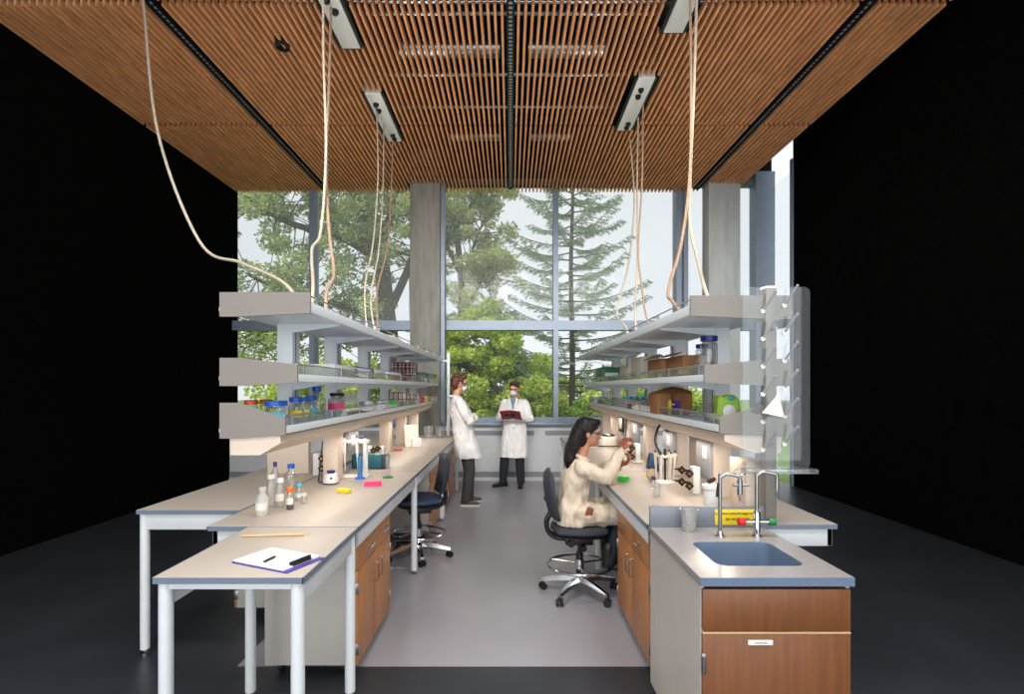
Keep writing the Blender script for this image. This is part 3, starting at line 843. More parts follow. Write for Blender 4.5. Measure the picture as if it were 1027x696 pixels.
def stool(label, loc, rz, fabric, seat_z, back, bfab=None):
    """looks towards +x"""
    t = thing('laboratory_stool', label, 'stool', loc, rz, 'laboratory stools')
    s = seat_z
    pr = [(0, -.035), (.17, -.035), (.215, -.022), (.235, .0), (.232, .022), (.20, .04), (.10, .036), (0, .03)]
    MB().lathe(pr, (0, 0, 0), 40, .35).xform(Matrix.Translation((0, 0, s)) @ Matrix.Diagonal((1.0, .98, 1, 1))).build('seat', M[fabric], t)
    MB().lathe([(0, -.065), (.13, -.065), (.205, -.045), (.215, -.03), (0, -.03)], (0, 0, s), 32, .3).build('seat_pan', M['black'], t)
    # back cushion: a curved pad
    bk = MB(); n, m = 12, 12; gridf, gridb = [], []
    for i in range(n + 1):
        rf, rb = [], []
        for j in range(m + 1):
            u, v = -1 + 2 * i / n, -1 + 2 * j / m
            wv = .205 * (1 - .10 * v * v * (v > 0)) * (1 - .12 * max(0, -v))
            y = u * wv * (1 - .06 * abs(v) ** 3); z = back[1] + v * back[2] * (1 - .10 * abs(u) ** 3)
            x = back[0] - .03 * v - .035 * (1 - u * u) + .02 * v * v
            edge = (1 - abs(u) ** 6) * (1 - abs(v) ** 6)
            rf.append(bk.bm.verts.new((x + .028 * edge ** .5, y, z))); rb.append(bk.bm.verts.new((x - .03 * edge ** .5 - .004, y, z)))
        gridf.append(rf); gridb.append(rb)
    for i in range(n):
        for j in range(m):
            bk.bm.faces.new((gridf[i][j], gridf[i + 1][j], gridf[i + 1][j + 1], gridf[i][j + 1]))
            bk.bm.faces.new((gridb[i][j], gridb[i][j + 1], gridb[i + 1][j + 1], gridb[i + 1][j]))
    for i in range(n):
        bk.bm.faces.new((gridf[i][0], gridb[i][0], gridb[i + 1][0], gridf[i + 1][0])); bk.bm.faces.new((gridf[i][m], gridf[i + 1][m], gridb[i + 1][m], gridb[i][m]))
    for j in range(m):
        bk.bm.faces.new((gridf[0][j], gridf[0][j + 1], gridb[0][j + 1], gridb[0][j])); bk.bm.faces.new((gridf[n][j], gridb[n][j], gridb[n][j + 1], gridf[n][j + 1]))
    bk.build('backrest', M[bfab or fabric], t, ang=60)
    pts = spline([(-.02, 0, s - .075), (-.17, 0, s - .08), (-.25, 0, s - .03), (-.265, 0, s + .06), (-.225, 0, s + .15), (back[0] - .06, 0, back[1] - .02)], 6)
    b = MB()
    for sy in (-.018, .018):
        b.tube([p + Vector((0, sy, 0)) for p in pts], .020, 10)
    b.build('back_bar', M['black'], t)
    k_ = MB().box(-.12, .10, -.07, .07, s - .125, s - .066, .01).build('mechanism', M['black'], t)
    MB().cone((-.08, -.07, s - .10), (-.08, -.11, s - .10), .028, seg=14).build('adjusting_knob', M['black'], k_)
    MB().cone((.02, -.07, s - .13), (.02, -.115, s - .14), .022, seg=14).build('adjusting_knob', M['black'], k_)
    MB().cone((0, 0, .13), (0, 0, .34), .028, seg=18).cone((0, 0, .34), (0, 0, s - .12), .016, seg=16).build('gas_column', M['black'], t)
    fz = .235
    fr = MB().tube([(.255 * math.cos(a), .255 * math.sin(a), fz) for a in np.linspace(0, 2 * PI, 41)[:-1]], .0115, 10, closed=True)
    for a in (.5, .5 + 2 * PI / 3, .5 + 4 * PI / 3):
        fr.tube([(.03 * math.cos(a), .03 * math.sin(a), fz + .01), (.25 * math.cos(a), .25 * math.sin(a), fz)], .008, 8)
    fr.cone((0, 0, fz - .03), (0, 0, fz + .045), .036, seg=18)
    fr.build('foot_ring', M['chrome'], t)
    ba = MB().lathe([(0, .095), (.045, .095), (.05, .15), (.034, .17), (0, .17)], seg=20)
    A5 = [.30 + 2 * PI * i / 5 for i in range(5)]
    for a in A5:
        c, sn = math.cos(a), math.sin(a)
        dirv = Vector((c, sn, 0)); sd = Vector((-sn, c, 0))
        P = []
        for rad, wd, zt, zb in ((.03, .026, .155, .11), (.18, .022, .125, .092), (.315, .017, .092, .068)):
            P.append([ba.bm.verts.new(dirv * rad + sd * (q_ * wd) + Vector((0, 0, z_))) for q_, z_ in ((-1, zb), (1, zb), (.7, zt), (-.7, zt))])
        for r0, r1 in zip(P, P[1:]):
            for i in range(4):
                ba.bm.faces.new((r0[i], r0[(i + 1) % 4], r1[(i + 1) % 4], r1[i]))
        ba.bm.faces.new(P[-1])
    ba.build('star_base', M['chrome'], t)
    for a in A5:
        c = Vector((.305 * math.cos(a), .305 * math.sin(a), 0)); sd = Vector((-math.sin(a + .7), math.cos(a + .7), 0))
        cs = MB().cone(c + Vector((0, 0, .045)), c + Vector((0, 0, .075)), .012, seg=10).obox(c + Vector((0, 0, .044)), (.03, .03, .024), (0, 0, a), .006)
        for sg_ in (-1, 1):
            cs.cone(c + sd * (sg_ * .008) + Vector((0, 0, .028)), c + sd * (sg_ * .026) + Vector((0, 0, .028)), .028, seg=18)
        cs.build('caster', M['rubber'], t)
    return t


stool('charcoal stool with chrome foot ring that the woman sits on', (.555, 4.2, 0), 0, 'upholstery', .53, (-.215, .80, .20))
stool('navy blue stool pushed under the left bench', (-.90, 5.12, 0), PI + .30, 'upholstery_blue', .555, (-.225, .80, .20), 'upholstery')
# ------------------------------------------------------------------ people
from mathutils import noise as mnoise


def chain(mb, pts, rad, seg=14):
    for i, p in enumerate(pts):
        mb.sphere(p, rad[i], seg=seg)
        if i: mb.cone(pts[i - 1], p, rad[i - 1], rad[i], seg=seg)


def loft(mb, rings, seg=28, power=2.3):
    """rings: (centre, half depth along u, half width along v), stacked upwards"""
    rows = []
    for c, ru, rv in rings:
        row = []
        for i in range(seg):
            a = 2 * PI * i / seg
            ca, sa = math.cos(a), math.sin(a)
            k = (abs(ca) ** power + abs(sa) ** power) ** (-1 / power)
            row.append(mb.bm.verts.new((c[0] + ru * k * ca, c[1] + rv * k * sa, c[2])))
        rows.append(row)
    for a, b in zip(rows, rows[1:]):
        for i in range(seg):
            mb.bm.faces.new((a[i], a[(i + 1) % seg], b[(i + 1) % seg], b[i]))
    mb.bm.faces.new(rows[0][::-1]); mb.bm.faces.new(rows[-1])


def head_mtx(c, yaw=0, pitch=0, roll=0):
    return Matrix.Translation(c) @ Matrix.Rotation(yaw, 4, 'Z') @ Matrix.Rotation(pitch, 4, 'Y') @ Matrix.Rotation(roll, 4, 'X')


def head(mb, H, k=1.0):
    """skull, jaw, nose, brow, lips, chin and ears; faces +u"""
    R3 = H.to_3x3()
    def e(c, r):
        mb.sphere(H @ (Vector(c) * k), 1.0, tuple(q * k for q in r), 18, R3)
    e((-.012, 0, .028), (.098, .076, .098)); e((.02, 0, -.035), (.070, .058, .078)); e((.055, 0, -.088), (.026, .026, .020))
    e((.066, 0, .030), (.026, .052, .016)); e((.086, 0, -.012), (.016, .012, .030)); e((.098, 0, -.026), (.014, .015, .012))
    e((.080, 0, -.056), (.012, .024, .007)); e((.078, 0, -.066), (.012, .021, .008))
    for s in (-1, 1):
        e((.062, s * .036, -.026), (.022, .020, .024)); e((-.008, s * .078, -.005), (.018, .009, .032)); e((-.004, s * .076, -.028), (.010, .008, .012))


def eyes(H, t, k=1.0):
    for s in (-1, 1):
        MB().sphere(H @ (Vector((.078, s * .032, .006)) * k), .010 * k, seg=10).build('eye', M['ink'], t)


def hand(mb, wrist, f, n, side, curl=.6, r=.0078, k=1.0, spread=.0205):
    """palm and five fingers; f points along the hand, n out of the palm, side (+1/-1) where the thumb leaves"""
    f = Vector(f).normalized(); n = Vector(n); n = (n - f * n.dot(f)).normalized(); s = f.cross(n) * side
    w_ = Vector(wrist)
    for i in range(4):
        b = w_ + f * .010 + s * (.018 - .012 * i) * k
        kn = w_ + f * (.088 - .004 * abs(i - 1)) * k + s * (.030 - spread * i) * k
        chain(mb, [b, kn], [.013 * k, .0105 * k], 10)
        ln = (.043, .048, .044, .035)[i] * k
        a = 0; p = kn; pts = [kn]
        for j, q in enumerate((1.0, .62, .48)):
            a += curl * (1.0 if j else .75)
            d = f * math.cos(a) + n * math.sin(a)
            p = p + d * ln * q; pts.append(p)
        chain(mb, pts, [r * 1.12 * k, r * k, r * .93 * k, r * .8 * k], 10)
    t0 = w_ + f * .025 * k + s * .022 * k
    t1 = t0 + (f * .6 + s * .75 + n * .25).normalized() * .036 * k
    t2 = t1 + (f * .85 + s * .25 + n * .5 * (1 + curl)).normalized() * .032 * k
    t3 = t2 + (f * .7 - s * .15 + n * .7 * (1 + curl)).normalized() * .026 * k
    chain(mb, [t0, t1, t2, t3], [.013 * k, .0105 * k, .0095 * k, .008 * k], 10)


def cloth(name, mb, m, parent, voxel=.009, amp=.006, freq=9, smooth=5, stretch=.45):
    me = remeshed(mb, voxel, smooth)
    n = len(me.vertices); me.update()
    nor = [v.normal.copy() for v in me.vertices]
    for v, q in zip(me.vertices, nor):
        p = v.co
        d = mnoise.noise(Vector((p.x * freq, p.y * freq, p.z * freq * stretch))) + .5 * mnoise.noise(Vector((p.x * freq * 2.3, p.y * freq * 2.3, p.z * freq)))
        v.co = p + q * d * amp
    return link_mesh(name, me, m, parent, ang=80)


def skin(mb, m, parent, voxel=.0052):
    return link_mesh('body', remeshed(mb, voxel, 3), m, parent, ang=80)


def legs(mb, J, r=(.085, .062, .045)):
    for hip, knee, ankle in J:
        chain(mb, [hip, (Vector(hip) + Vector(knee)) / 2, knee, knee.lerp(ankle, .35) if isinstance(knee, Vector) else Vector(knee).lerp(Vector(ankle), .35), ankle], [r[0], r[0] * .88, r[1], r[1] * .97, r[2]])


def shoe(ankle, yaw, m, t, sole, h=.0, pitch=0, ln=.27):
    a = Vector(ankle)
    R = Matrix.Translation((a.x, a.y, h)) @ Matrix.Rotation(yaw, 4, 'Z') @ Matrix.Rotation(pitch, 4, 'Y')
    b = MB()
    for c, rr in (((-.03, 0, .05), (.055, .036, .045)), ((.05, 0, .045), (.075, .040, .036)), ((.13, 0, .035), (.065, .043, .026)), ((-.02, 0, .09), (.045, .034, .04))):
        b.sphere(c, 1, rr, 16)
    b.box(-.08, .17, -.036, .036, .016, .04, .012)
    b.xform(R)
    o = link_mesh('shoe', remeshed(b, .007, 4), M[m], t, ang=80)
    s_ = MB().prism([(x, y) for x, y in [(-.088, -.022), (-.07, -.036), (.06, -.040), (.13, -.044), (.185, -.030), (.198, 0), (.185, .030), (.13, .044), (.06, .040), (-.07, .036), (-.088, .022)]], 'z', .001, .020).xform(R)
    s_.build('sole', M[sole], o)


def seated_glasses(H, t, k=1.0, m='goggles'):
    b = MB()
    pts = [H @ (Vector((.112 * math.cos(a) - .012, .083 * math.sin(a), .012)) * k) for a in np.linspace(-1.25, 1.25, 15)]
    pb = [H @ (Vector((.112 * math.cos(a) - .012, .083 * math.sin(a), -.030 + .012 * math.cos(3 * a) * (abs(a) < .5))) * k) for a in np.linspace(-1.25, 1.25, 15)]
    va = [b.bm.verts.new(p) for p in pts]; vb = [b.bm.verts.new(p) for p in pb]
    for i in range(14):
        b.bm.faces.new((va[i], va[i + 1], vb[i + 1], vb[i]))
    g_ = b.build('glasses', M[m], t)
    f = MB().tube(pts, .0030 * k, 6)
    for s, i in ((-1, 0), (1, 14)):
        f.tube([pts[i], H @ (Vector((-.015, s * .085, .010)) * k), H @ (Vector((-.035, s * .082, -.012)) * k)], .0028 * k, 6)
    f.build('frame', M['screen'], g_)


# --- the man by the window, reading from a red cover
t = thing('person', 'person in white lab coat and face mask by the window, holding a dark red folder', 'person', (.07, 8.72, 0), math.radians(-103), 'people in lab coats')
J = [((0, -.09, .93), (.04, -.16, .49), (-.01, -.205, .09)), ((0, .09, .93), (.03, .09, .49), (-.02, .10, .09))]
J = [tuple(Vector(p) for p in j) for j in J]
H = head_mtx((.035, 0, 1.625), math.radians(-8), math.radians(8))
b = MB()
head(b, H, .98)
chain(b, [(-.015, 0, 1.40), (-.005, 0, 1.47), (.01, 0, 1.56)], [.07, .055, .052])
loft(b, [((0, 0, .86), .10, .15), ((0, 0, 1.05), .09, .14), ((0, 0, 1.28), .10, .16), ((-.01, 0, 1.42), .07, .15), ((-.01, 0, 1.47), .03, .06)])
legs(b, J)
WR = [Vector((.25, s * .105, 1.165)) for s in (-1, 1)]
for s, wr in zip((-1, 1), WR):
    chain(b, [(-.01, s * .175, 1.40), (.0, s * .25, 1.14), tuple(wr)], [.05, .042, .03])
    hand(b, wr, (.8, -s * .55, .25), (0, 0, 1), s * -1 * -1, .45)
skin(b, M['skin'], t); eyes(H, t, .98)
b = MB()
for s, wr in zip((-1, 1), WR):
    chain(b, [tuple(wr - Vector((.03, -s * .02, 0))), tuple(wr)], [.034, .034], 12)
    hand(b, wr, (.8, -s * .55, .25), (0, 0, 1), s, .45, r=.0095)
link_mesh('gloves', remeshed(b, .0055, 2), M['black'], t, ang=80)
b = MB()
legs(b, J, (.10, .078, .064))
cloth('trousers', b, M['trousers_navy'], t, amp=.004)
b = MB()
loft(b, [((.0, -.015, .50), .165, .245), ((.0, -.01, .70), .155, .228), ((0, 0, .95), .135, .20), ((0, 0, 1.10), .125, .19), ((0, 0, 1.28), .135, .205), ((-.01, 0, 1.40), .10, .19), ((-.012, 0, 1.455), .065, .10)])
for s, wr in zip((-1, 1), WR):
    chain(b, [(-.01, s * .175, 1.395), (-.01, s * .215, 1.28), (.0, s * .262, 1.13), tuple(Vector((.0, s * .262, 1.13)).lerp(wr, .5)), tuple(wr)], [.068, .068, .058, .054, .048])
coat = cloth('lab_coat', b, M['coat'], t, amp=.014, freq=13, smooth=3)
b = MB()
for s in (-1, 1):
    b.prism([(s * .012, 1.19), (s * .075, 1.38), (s * .085, 1.47), (s * .055, 1.49), (s * .02, 1.36)], 'x', .112, .138)
b.xform(Matrix.Translation((0, 0, 0))).build('lapels', M['coat'], coat)
MB().prism([(-.02, 1.30), (.02, 1.30), (.055, 1.45), (.04, 1.49), (-.04, 1.49), (-.055, 1.45)], 'x', .06, .122).build('shirt', M['shirt'], t)
bt = MB()
for z in (.72, .87, 1.02, 1.16):
    bt.cone((.135, .012, z), (.150, .012, z), .010, seg=12)
bt.build('buttons', M['white'], coat)
for (hp, kn, an), yaw in zip(J, (-.9, .15)):
    shoe(an, yaw, 'shoe_black', t, 'rubber')
b = MB()
R3 = H.to_3x3()
for c, r in (((-.022, 0, .052), (.098, .083, .088)), ((-.06, 0, .0), (.058, .076, .075)), ((.03, 0, .104), (.062, .066, .034))):
    b.sphere(H @ Vector(c), 1, r, 18, R3)
cloth('hair', b, M['hair_brown'], t, .006, .004, 40, 2)
b = MB()
for c, r in (((.055, 0, -.052), (.056, .064, .050)), ((.08, 0, -.04), (.035, .04, .038))):
    b.sphere(H @ Vector(c), 1, r, 18, R3)
mk = cloth('face_mask', b, M['mask'], t, .006, .002, 40, 2)
b = MB()
for s in (-1, 1):
    b.tube([H @ Vector((.06, s * .062, -.025)), H @ Vector((.0, s * .086, .0))], .0025, 6)
b.build('ear_loop', M['mask'], mk)
seated_glasses(H, t, .98)
fold = thing('folder', 'dark red folder held open by the masked person at the window', 'folder', (.07, 8.72, 0), math.radians(-103))
FM = Matrix.Translation((.345, .02, 1.225)) @ Matrix.Rotation(-.10, 4, 'Z') @ Matrix.Rotation(-.80, 4, 'Y')
for s in (-1, 1):
    MB().box(-.10, .10, .002 if s > 0 else -.172, .172 if s > 0 else -.002, -.003, .003, .001).xform(FM @ Matrix.Rotation(s * -.16, 4, 'X')).build('cover', M['red_folder'], fold)
    MB().box(-.095, .095, .006 if s > 0 else -.165, .165 if s > 0 else -.006, .0035, .009).xform(FM @ Matrix.Rotation(s * -.16, 4, 'X')).build('pages', M['paper'], fold)

# --- the man leaning on the left bench with his arms crossed
t = thing('person', 'auburn haired person with crossed arms, leaning on the far end of the left bench', 'person', (-.625, 7.42, 0), math.radians(14), 'people in lab coats')
J = [tuple(Vector(p) for p in j) for j in [((-.03, -.09, .96), (.03, -.10, .51), (-.02, -.10, .09)), ((-.03, .09, .96), (.05, .11, .51), (.06, .12, .09))]]
H = head_mtx((-.10, 0, 1.705), math.radians(10), math.radians(4))
b = MB()
head(b, H, 1.02)
chain(b, [(-.15, 0, 1.46), (-.145, 0, 1.54), (-.12, 0, 1.63)], [.07, .056, .053])
loft(b, [((-.03, 0, .88), .10, .16), ((-.04, 0, 1.08), .09, .145), ((-.09, 0, 1.32), .10, .17), ((-.13, 0, 1.48), .07, .155), ((-.14, 0, 1.53), .03, .06)])
legs(b, J)
EL = [Vector((.01, s * .255, 1.19)) for s in (-1, 1)]
WC = [Vector((.115, .10, 1.245)), Vector((.10, -.10, 1.215))]
for s, el, wr in zip((-1, 1), EL, WC):
    chain(b, [(-.13, s * .18, 1.455), tuple(el), tuple(wr)], [.05, .042, .03])
    hand(b, wr, (-.2, -s * .95, .05), (-1, 0, 0), s, .35)
skin(b, M['skin'], t); eyes(H, t)
b = MB()
legs(b, J, (.105, .082, .066))
cloth('trousers', b, M['trousers'], t, amp=.005)
b = MB()
loft(b, [((.03, 0, .665), .185, .225), ((.005, 0, .82), .17, .215), ((-.03, 0, 1.0), .145, .195), ((-.055, 0, 1.15), .14, .195), ((-.09, 0, 1.33), .145, .215), ((-.13, 0, 1.455), .10, .195), ((-.145, 0, 1.52), .065, .10)])
for s, el, wr in zip((-1, 1), EL, WC):
    chain(b, [(-.13, s * .18, 1.45), tuple(Vector((-.13, s * .18, 1.45)).lerp(el, .5) + Vector((0, s * .01, 0))), tuple(el), tuple(el.lerp(wr, .5)), tuple(wr)], [.07, .068, .062, .056, .048])
coat = cloth('lab_coat', b, M['coat'], t, amp=.016, freq=13, smooth=3)
b = MB()
b.tube([(-.16 + .085 * math.cos(a), .088 * math.sin(a), 1.525 - .012 * math.cos(a)) for a in np.linspace(.45, 2 * PI - .45, 19)], .016, 8)
b.build('collar', M['coat'], coat)
for (hp, kn, an), yaw in zip(J, (-.25, .1)):
    shoe(an, yaw, 'shoe', t, 'offwhite')
b = MB(); R3 = H.to_3x3()
for c, r in (((-.026, 0, .052), (.104, .090, .092)), ((-.068, 0, -.008), (.058, .080, .082)), ((.035, 0, .104), (.070, .074, .046)), ((.0, .05, .09), (.07, .05, .05)), ((-.05, -.03, .11), (.06, .06, .04))):
    b.sphere(H @ Vector(c), 1, r, 18, R3)
cloth('hair', b, M['hair_red'], t, .006, .009, 34, 2, 1)
seated_glasses(H, t, 1.02)
b = MB()
for c, r in (((.058, 0, -.055), (.056, .062, .050)), ((.082, 0, -.042), (.034, .04, .036))):
    b.sphere(H @ Vector(c), 1, r, 18, R3)
cloth('face_mask', b, M['mask'], t, .006, .002, 40, 2)

# --- the woman on the stool, pipetting at the right bench
t = thing('person', 'dark haired seated person in cream lab coat with safety glasses, pipetting at the right bench', 'person', (.50, 4.2, 0), 0, 'people in lab coats')
k = .93
H = head_mtx((.128, .0, 1.285), math.radians(-6), math.radians(6))
hipR, hipL = Vector((.02, -.09, .665)), Vector((.02, .09, .665))
J = [(hipR, Vector((.40, -.10, .655)), Vector((.27, -.09, .30))), (hipL, Vector((.41, .12, .655)), Vector((.30, .10, .30)))]
b = MB()
head(b, H, k)
chain(b, [(.055, 0, 1.06), (.07, 0, 1.12), (.10, 0, 1.21)], [.06, .048, .046])
loft(b, [((-.0, 0, .60), .10, .155), ((.0, 0, .75), .09, .13), ((.035, 0, .93), .095, .145), ((.05, 0, 1.04), .065, .14), ((.055, 0, 1.09), .03, .06)])
legs(b, J, (.06, .052, .042))
shR, shL = Vector((.05, -.155, 1.035)), Vector((.07, .15, 1.035))
elR, elL = Vector((.225, -.215, .965)), Vector((.24, .17, .965))
wrR, wrL = Vector((.372, -.075, 1.155)), Vector((.365, .02, 1.02))
fR, fL = Vector((.30, .25, .80)), Vector((.75, -.35, .35))
for a, e_, wr, f, s in ((shR, elR, wrR, fR, -1), (shL, elL, wrL, fL, 1)):
    chain(b, [tuple(a), tuple(e_), tuple(wr)], [.045, .038, .027])
hand(b, wrR, fR, (.75, .55, -.45), -1, .85, k=.95)
hand(b, wrL, fL, (.2, -.3, .9), 1, .75, k=.95)
skin(b, M['skin_warm'], t); eyes(H, t, k)
b = MB()
for wr, f, n_, s, c in ((wrR, fR, (.75, .55, -.45), -1, .85), (wrL, fL, (.2, -.3, .9), 1, .75)):
    chain(b, [tuple(wr - f.normalized() * .02), tuple(wr)], [.030, .030], 12)
    hand(b, wr, f, n_, s, c, r=.0092, k=.97)
link_mesh('gloves', remeshed(b, .0052, 2), M['hand_glove'], t, ang=80)
b = MB()
legs(b, J, (.068, .066, .058))
cloth('trousers', b, M['trousers_navy'], t, amp=.003)
for (hp, kn, an), yaw in zip(J, (-.1, .1)):
    # ankle boot, standing on the foot ring
    bb = MB()
    chain(bb, [tuple(an + Vector((0, 0, .10))), tuple(an)], [.064, .058])
    for c, r in (((.0, 0, -.035), (.06, .042, .04)), ((.08, 0, -.05), (.08, .043, .036)), ((.13, 0, -.058), (.06, .043, .026))):
        bb.sphere(an + Vector(c), 1, r, 16)
    link_mesh('boot', remeshed(bb, .007, 4), M['shoe_black'], t, ang=80)
b = MB()
loft(b, [((-.01, 0, .575), .135, .19), ((-.01, 0, .68), .125, .18), ((.0, 0, .78), .112, .155), ((.025, 0, .93), .120, .165), ((.045, 0, 1.04), .085, .155), ((.055, 0, 1.095), .06, .09)])
for hp, kn, an in J:
    chain(b, [tuple(hp + Vector((0, 0, -.012))), tuple(hp.lerp(kn, .5)), tuple(hp.lerp(kn, .92))], [.098, .090, .084])
b.box(.0, .33, -.16, .18, .59, .70, .03)
for a, e_, wr in ((shR, elR, wrR), (shL, elL, wrL)):
    chain(b, [tuple(a), tuple(a.lerp(e_, .5)), tuple(e_), tuple(e_.lerp(wr, .5)), tuple(e_.lerp(wr, .95))], [.064, .058, .053, .048, .042])
coat = cloth('lab_coat', b, M['coat_cream'], t, voxel=.008, amp=.020, freq=15, stretch=.8, smooth=3)
b = MB()
b.tube([(.065 + .066 * math.cos(a), .075 * math.sin(a), 1.095 - .03 * math.cos(a)) for a in np.linspace(.3, 2 * PI - .3, 19)], .016, 8)
b.build('collar', M['coat_cream'], coat)
o = MB().obox((.105, -.190, .70), (.055, .02, .07), (.15, .25, 0), .008).build('pocket_item', M['hand_glove'], t); o['label'] = 'brown item showing at the coat pocket'
b = MB(); R3 = H.to_3x3()
for c, r in (((-.026, 0, .045), (.105, .092, .094)), ((-.070, 0, -.015), (.062, .088, .095)), ((.025, 0, .100), (.068, .072, .034)), ((-.055, .062, -.035), (.04, .026, .08)), ((-.05, -.066, -.03), (.042, .024, .085))):
    b.sphere(H @ (Vector(c) * k), 1, tuple(q * k for q in r), 18, R3)
hb = H @ Vector((-.085, 0, -.02))
for dv in (-.06, -.02, .02, .06):
    chain(b, [tuple(hb + Vector((0, dv, .02))), tuple(hb + Vector((-.045, dv * 1.15, -.10))), tuple(hb + Vector((-.075, dv * 1.1, -.20))), tuple(hb + Vector((-.085, dv * .9, -.265)))], [.050, .045, .036, .016])
cloth('hair', b, M['hair_dark'], t, .007, .008, 26, 3, .3)
seated_glasses(H, t, k)
# the pipette in her hand
p = thing('pipette', 'slim pale pipette held upright in the gloved hand of the seated person', 'pipette', (0, 0, 0))
c = Vector((.50, 4.2, 0)) + wrR + fR.normalized() * .075 + Vector((.035, .02, 0))
MB().cone(c + Vector((-.0, 0, -.07)), c + Vector((.0, .0, .06)), .009, .013, seg=12).build('handle', M['offwhite'], p)
MB().cone(c + Vector((0, 0, -.17)), c + Vector((0, 0, -.07)), .0035, .008, seg=10).build('tip', M['polypro'], p)
MB().cone(c + Vector((0, 0, .06)), c + Vector((0, 0, .085)), .006, seg=10).build('plunger', M['white'], p)
# ------------------------------------------------------------------ glassware and things on the benches and shelves
BT = .9005


def bottle(label, loc, r, h, cap, capm, lab=None, neck=.5, gm='glass', cat='bottle', liquid=None, shoulder=.62, group=None):
    t = thing('lab_bottle', label, cat, loc, group=group)
    rn = r * neck; hs = h * shoulder
    MB().lathe([(0, .002), (r * .92, .0), (r, .006), (r, hs), (r * .93, hs + (h - hs) * .2), (rn * 1.1, h * .86), (rn, h * .89), (rn, h * .97)], seg=24).build('body', M[gm], t)
    ch = .026 if cap == 0 else cap
    MB().lathe([(0, 0), (rn * 1.28, 0), (rn * 1.28, ch), (rn * 1.15, ch + .003), (0, ch + .003)], (0, 0, h * .93), 20).build('cap', M[capm], t)
    if lab:
        a = np.linspace(-2.5, -.4, 10); b = MB()
        va = [b.bm.verts.new(((r + .001) * math.cos(q), (r + .001) * math.sin(q), hs * .38)) for q in a]; vb = [b.bm.verts.new(((r + .001) * math.cos(q), (r + .001) * math.sin(q), hs * .82)) for q in a]
        for i in range(9): b.bm.faces.new((va[i], va[i + 1], vb[i + 1], vb[i]))
        b.build('sticker', M[lab], t)
    if liquid:
        MB().lathe([(0, .006), (r * .93, .006), (r * .93, hs * liquid[1]), (0, hs * liquid[1])], seg=20).build('liquid', M[liquid[0]], t)
    return t


g = 'bottles on the left bench'
bottle('translucent squeeze bottle, frontmost of the clear bottles on the left bench', on(263, 517, BT), .036, .155, .02, 'milky', 'paper', .45, 'milky', liquid=None, group=g)
bottle('clear bottle with white screw cap, behind the squeeze bottle on the left bench', on(272, 508, BT), .030, .19, .024, 'white', None, .6, 'polypro', group=g)
bottle('clear bottle with white label and white cap, right of the squeeze bottle', on(281, 508, BT), .028, .165, .024, 'white', 'paper', .55, 'polypro', group=g)
bottle('large clear reagent bottle with blue cap at the back of the left bench group', on(292, 491, BT), .046, .17, .028, 'blue', None, .42, group=g)
bottle('small clear bottle with light blue cap on the left bench', on(300, 502, BT), .026, .10, .018, 'cyan', 'paper', .5, group=g)
bottle('tiny clear conical bottle without label right of the light blue capped one', on(305, 505, BT), .022, .055, .012, 'white', None, .5, group=g)
bottle('small dark vial with orange cap and white label on the left bench', on(291, 511, BT), .023, .115, .026, 'orange', 'paper', .72, 'glass', liquid=('amber', .45), shoulder=.78, group=g)
bottle('clear bottle lying behind with dark blue pointed cap, at the far left of the bench', on(264, 499, BT) + Vector((-.0, .18, 0)), .03, .20, .03, 'blue_dark', None, .35, 'polypro', group=g)

# clipboard, pen and wooden stick
cbc = on(283, 556, BT + .004)
t = thing('clipboard', 'clipboard with blank paper on the corner of the left end table', 'clipboard', (-1.005, 2.27, BT), -.42)
MB().box(-.16, .16, -.105, .105, 0, .005, .002).build('board', M['clipboard'], t)
ps = MB().box(-.155, .135, -.098, .098, .0055, .012).build('paper_pad', M['paper'], t)
MB().box(.08, .083, -.095, .095, .0122, .0128).build('ruled_line', M['cyan'], ps)
MB().box(.115, .14, -.05, .05, .010, .020, .003).cone((.125, -.055, .022), (.125, .055, .022), .006, seg=10).build('clip', M['black'], t)
t = thing('pen', 'short dark pen lying on the clipboard paper', 'pen', (-1.03, 2.24, BT + .018), 1.35)
MB().cone((-.035, 0, 0), (.03, 0, 0), .005, seg=10).build('barrel', M['black'], t); MB().cone((.03, 0, 0), (.045, 0, 0), .0045, .001, seg=10).build('tip', M['orange'], t)
tag(MB().cone((-.14, 0, .006), (.16, 0, .006), .006, seg=10).xform(Matrix.Translation(on(272, 538, BT)) @ Matrix.Rotation(.10, 4, 'Z')).build('wooden_stick', M['wood_pale']), 'thin pale wooden stick lying behind the clipboard', 'stick')

# coloured boxes
def tray(label, loc, sx, sy, h, m, rz=0, lid=True, group='coloured plastic boxes on the benches'):
    t = thing('tube_box', label, 'box', loc, rz, group)
    MB().box(-sx, sx, -sy, sy, 0, h * .6, .006).build('base', M[m], t)
    MB().box(-sx * .98, sx * .98, -sy * .98, sy * .98, h * .61, h, .008).build('lid', M[m], t)
    return t


tray('yellow plastic box on the left bench in front of the vortex mixer', on(345, 494, BT), .052, .030, .028, 'yellow', -.5)
tray('pink plastic box on the left bench below the blue cylinder', on(374, 487, BT), .065, .034, .034, 'pink', .25)
tray('bright green plastic box on the right bench by the elbow of the seated person', on(625, 482, BT), .042, .032, .034, 'green', -.6)
tray('red plastic lid on the left bench near the desk calendar', on(399, 452, BT), .05, .03, .018, 'red', .1)

